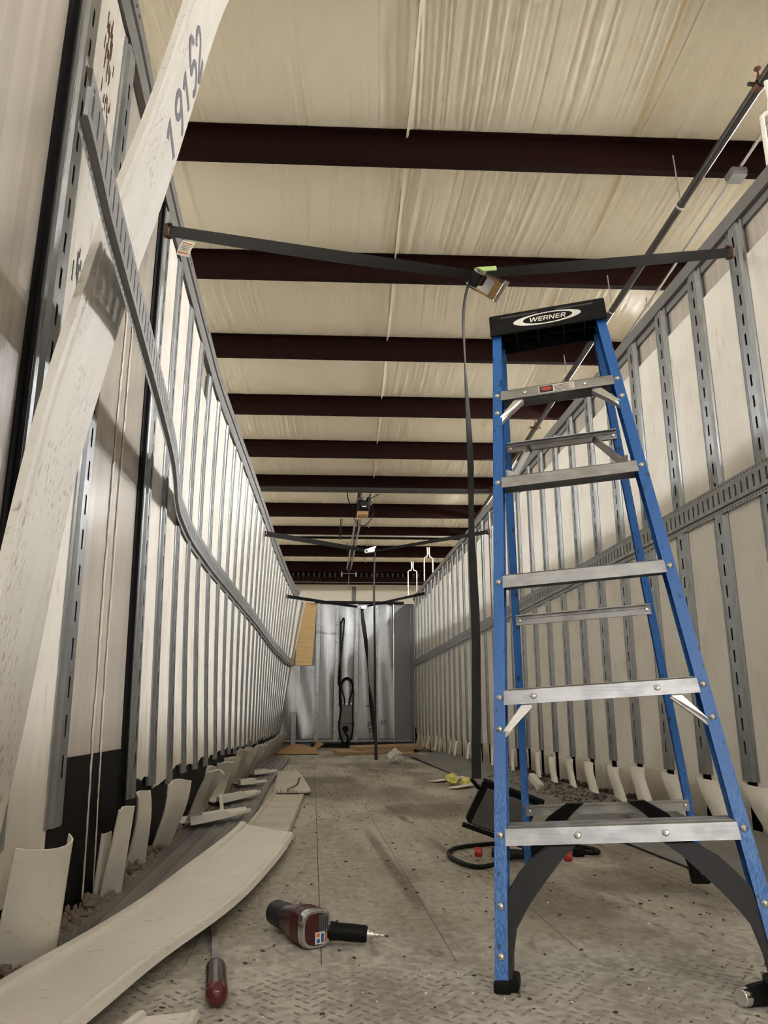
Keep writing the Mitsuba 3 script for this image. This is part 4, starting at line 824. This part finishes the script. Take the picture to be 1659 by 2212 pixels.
t = thing('screwdriver', 'large screwdriver with dark red clear handle, its shaft under the white panel', 'screwdriver')
a, b = np.array([-.168, 1.665, .0225]), np.array([-.196, 1.88, .0225]); dd = (b-a)/np.linalg.norm(b-a)
add(t+'__handle', lathe([(.03, .0215), (.05, .0218), (.14, .0215), (.165, .0222), (.178, .021), (.185, .016), (.187, 0)], a, b, 20), M['darkred'], 35)
add(t+'__end_cap', lathe([(0, 0), (.0005, .006), (.003, .014), (.010, .0195), (.02, .0217), (.032, .0219)], a, b, 24), M['cherry'], 40)
add(t+'__shaft', sweep([a+dd*.18, a+dd*.62+(0, 0, -.008)], [(-.0075, -.0075), (.0075, -.0075), (.0075, .0075), (-.0075, .0075)]), M['alu'])
t = thing('tool_handle', 'black rubber tool grip with chrome cap at the right bottom corner', 'tool handle')
a, b = np.array([.818, 1.588, .0195]), np.array([1.13, 1.69, .021])
add(t+'__grip', lathe([(.012, .0165), (.03, .0185), (.06, .0205), (.10, .0208), (.16, .0185), (.20, .019), (.201, 0)], a, b, 24), M['black'], 40)
add(t+'__cap', lathe([(0, 0), (.0, .0145), (.003, .0165), (.015, .0170)], a, b, 24), M['chrome'], 40)
add(t+'__shaft', lathe([(.19, .009), (.31, .009), (.31, 0)], a, b, 12), M['zinc'], 40)
# work light behind the ladder
t = thing('work_light', 'black portable work light with red knobs lying behind the ladder on the floor', 'work light')
c = np.array([.785, 3.34, .165]); ex = np.array([.80, .02, -.28]); ex /= np.linalg.norm(ex); ez = np.array([-.10, .80, .60]); ez -= ex*np.dot(ex, ez); ez /= np.linalg.norm(ez); ey = np.cross(ez, ex); RW = np.stack([ex, ey, ez], 1)
hd = add(t+'__head', cbox(c, (.25, .22, .05), .018, RW), M['black'])
add(hd+'__panel', cbox(c-ez*.026, (.205, .18, .006), .002, RW), M['greyp'], label='grey face of the lamp')
for s in (-1, 1): add(hd+'__guard', tube([c+RW @ np.array([-.13, s*.115, -.02]), c+RW @ np.array([.13, s*.115, -.02])], .010, 8), M['black'], 40)
add(hd+'__handle', tube([c+RW @ np.array([-.13, -.06, 0]), c+RW @ np.array([-.175, -.10, -.02])], .008, 8), M['black'], 40)
add(hd+'__label', cbox(c+RW @ np.array([-.05, -.112, 0]), (.07, .002, .014), .0005, RW), M['paper'])
bs = np.array([.80, 3.14, .03])
bd = add(t+'__stand', cat_([tube([bs+(-.10, .04, .0), bs+(.02, .0, -.005), bs+(.13, -.06, 0)], .018, 10), tube([bs+(-.06, .0, .02), bs+(.0, .10, .07)], .014, 8), tube([bs+(.02, -.02, -.005), bs+(.03, .06, .10)], .014, 8)]), M['blackgrey'], 40)
for p_, q_ in (((-.165, .055, .0), (-.10, .04, 0)), ((.175, -.085, 0), (.13, -.06, 0)), ((-.02, .05, .055), (.03, .05, .06))):
    add(bd+'__knob', lathe([(0, 0), (0, .016), (.004, .018), (.026, .018), (.030, .013)], bs+p_, bs+q_, 14), M['red'], 40)
cd = add(t+'__power_cord', tube(spline([(.78, 3.10, .03), (.70, 3.03, .02), (.62, 3.0, .010), (.56, 3.10, .010), (.545, 3.25, .010), (.60, 3.42, .010), (.72, 3.50, .010), (.86, 3.55, .010), (1.02, 3.52, .010), (1.13, 3.42, .010), (1.165, 3.30, .010), (1.12, 3.24, .012), (1.085, 3.245, .014)], 80), .0085, 8), M['black'], True)
add(cd+'__plug', cat_([cbox((1.062, 3.245, .016), (.05, .032, .03), .006)]), M['black'])
for s in (-1, 1): add(cd+'__prong', box((1.030, 3.245+s*.007, .016), (.022, .002, .006)), M['chrome'])
def crumple(c, r, n=2, seed=0, flat=.7):
    m = trimesh.creation.icosphere(subdivisions=n, radius=1.0); v = m.vertices; k = meshkit.fbm(v*2.2+seed, 3, seed); m.vertices = v*(.45+1.1*k)[:, None]*np.array(r) ; m.vertices[:, 2] -= m.vertices[:, 2].min(); m.vertices += np.array(c); return m
add('yellow_wrapper', cat_([crumple((1.15, 6.62, .0), (.05, .08, .045), 3, 4), crumple((1.24, 6.5, .0), (.045, .06, .03), 3, 6)]), M['yellow'], False, 'crumpled pale yellow wrapper on the floor left of the ladder', 'wrapper')
add('plastic_wad', crumple((1.0, 9.75, 0), (.085, .12, .08), 3, 9), M['clear'], False, 'small crumpled clear plastic wad on the floor near the front wall', 'wrapper')
# ---------------- boards and cardboard by the front wall
RZ = lambda a_: np.array(trimesh.transformations.rotation_matrix(a_, [0, 0, 1])[:3, :3])
def slab(pts, z0, z1, mat): 
    return hull([(x, y, z) for x, y in pts for z in (z0, z1)])
for k, (pts, z0, z1, lab) in enumerate((([(.33, 13.2), (.44, 12.0), (1.60, 12.7), (1.64, 13.6)], .004, .045, 'tan wooden board on the floor at the front wall, lowest of the stack'),
                                       ([(.62, 13.5), (.70, 12.55), (1.82, 13.0), (1.84, 14.4)], .048, .095, 'tan wooden board on the stack at the front wall, the top one'),
                                       ([(1.15, 12.20), (1.16, 11.85), (1.52, 11.9), (1.52, 12.25)], .004, .035, 'short narrow board offcut on the floor before the stack'))):
    t = thing('wood_board', lab, 'board', 'boards stacked before the front wall')
    add(t+'__panel', slab(pts, z0, z1, 'ply'), M['ply'])
t = thing('cardboard', 'torn brown cardboard sheet lying on the floor at the far left corner', 'cardboard')
add(t+'__sheet', sheet(grid(np.linspace(0, 1, 12), np.linspace(0, 1, 5), lambda u, v: (-.56+.66*u, 12.3+1.5*v+.4*math.sin(u*3)*(v-.2), .012+.10*max(0, math.sin(u*3.1))*v*(1-.3*u))), .006), M['card'], True)
add(t+'__flap', sheet(np.array([[(-.02, 14.2, .01), (.05, 13.6, .012)], [(.12, 14.4, .16), (.20, 14.0, .10)]]), .006), M['card'])
# ---------------- air and electric lines with junction box on the front wall
t = thing('wiring_box', 'grey metal wiring box with black hose loops on the front wall', 'electrical box')
bx_ = add(t+'__box', cbox((.620, 15.13, .60), (.25, .07, .33), .008), M['greyp'])
add(t+'__cover', cbox((.620, 15.125, .28), (.25, .06, .28), .008), M['greyp'])
add(t+'__socket', lathe([(0, .055), (.03, .055), (.05, .04), (.05, 0)], (.61, 15.09, .34), (.61, 14.0, .34), 18), M['black'], 40)
for k_ in range(5): add(t+'__terminal', cbox((.52+.05*k_, 15.13, .795), (.028, .03, .03), .004), M['zinc'])
add(t+'__hose', tube(spline([(.575, 15.10, .77), (.565, 15.08, .95), (.525, 15.07, 1.10), (.55, 15.07, 1.20), (.63, 15.07, 1.25), (.71, 15.07, 1.19), (.735, 15.07, 1.08), (.70, 15.08, .92), (.672, 15.10, .77)], 50), .013, 8), M['black'], True)
add(t+'__hose', tube(spline([(.50, 15.07, 2.3), (.495, 15.06, 1.6), (.50, 15.06, 1.15), (.58, 15.05, 1.26), (.68, 15.05, 1.26), (.745, 15.05, 1.10), (.745, 15.06, .6), (.73, 15.06, .22), (.66, 15.05, .08), (.60, 15.05, .03)], 60), .014, 8), M['black'], True)
add(t+'__hose', tube(spline([(.495, 15.06, 1.0), (.49, 15.06, .4), (.53, 15.05, .18), (.60, 15.05, .08), (.66, 15.05, .16), (.62, 15.04, .25), (.60, 15.05, .34)], 40), .018, 8), M['black'], True)
add(t+'__wire_bundle', cat_([cbox((.497, 15.09, 1.55), (.030, .03, 1.6), .006), cbox((.500, 15.08, .98), (.045, .04, .26), .008)]), M['black'])
# ---------------- dirt, chips and crumbs
def heap(x0, x1, ya, yb, n, seed, zmax, big=.02):
    r = np.random.default_rng(seed); ms = []
    for _ in range(n):
        y = r.uniform(ya, yb); x = x0+(x1-x0)*r.random()**1.5; s_ = r.uniform(.004, big); m = trimesh.creation.icosahedron(); m.vertices = m.vertices*s_*r.uniform(.4, 1.3, 3); m.vertices += (x, y, max(0, zmax*(1-abs(x-x0)/abs(x1-x0)))*r.random()+s_*.2); ms.append(m)
    return cat_(ms)
add('dirt_heap', heap(-.64, -.585, 1.4, 8, 1500, 1, .035), M['dirt2'], False, 'crumbs of dirt and rubble along the foot of the left wall', 'dirt', kind='stuff')
add('dirt_heap', heap(1.85, 1.62, 3.9, 7.4, 3600, 2, .10, .022), M['dirt'], False, 'dark clumps of dirt and leaves along the foot of the right wall', 'dirt', kind='stuff')
r = np.random.default_rng(5); ms = []
for _ in range(900):
    y = 1.5+10*r.random()**1.5; x = r.uniform(-.3, 1.7); s_ = r.uniform(.0012, .0045)*(1+y*.13); m = trimesh.creation.box(extents=(s_*r.uniform(.6, 2.5), s_*r.uniform(.5, 1.5), s_*.5)); m.vertices = m.vertices @ RZ(r.uniform(0, 3)).T + (x, y, s_*.2); ms.append(m)
add('floor_crumbs', cat_(ms), M['dirt'], False, 'small dark chips and crumbs scattered over the floor', 'crumbs', kind='stuff')
ms = []
for _ in range(160):
    y = 1.45+4*r.random()**1.5; x = r.uniform(-.3, 1.2); s_ = r.uniform(.001, .0035); m = trimesh.creation.icosahedron(); m.vertices = m.vertices*s_*r.uniform(.5, 1.3, 3)+(x, y, s_*.5); ms.append(m)
add('foam_crumbs', cat_(ms), M['white'], False, 'tiny white foam crumbs scattered over the near floor', 'crumbs', kind='stuff')
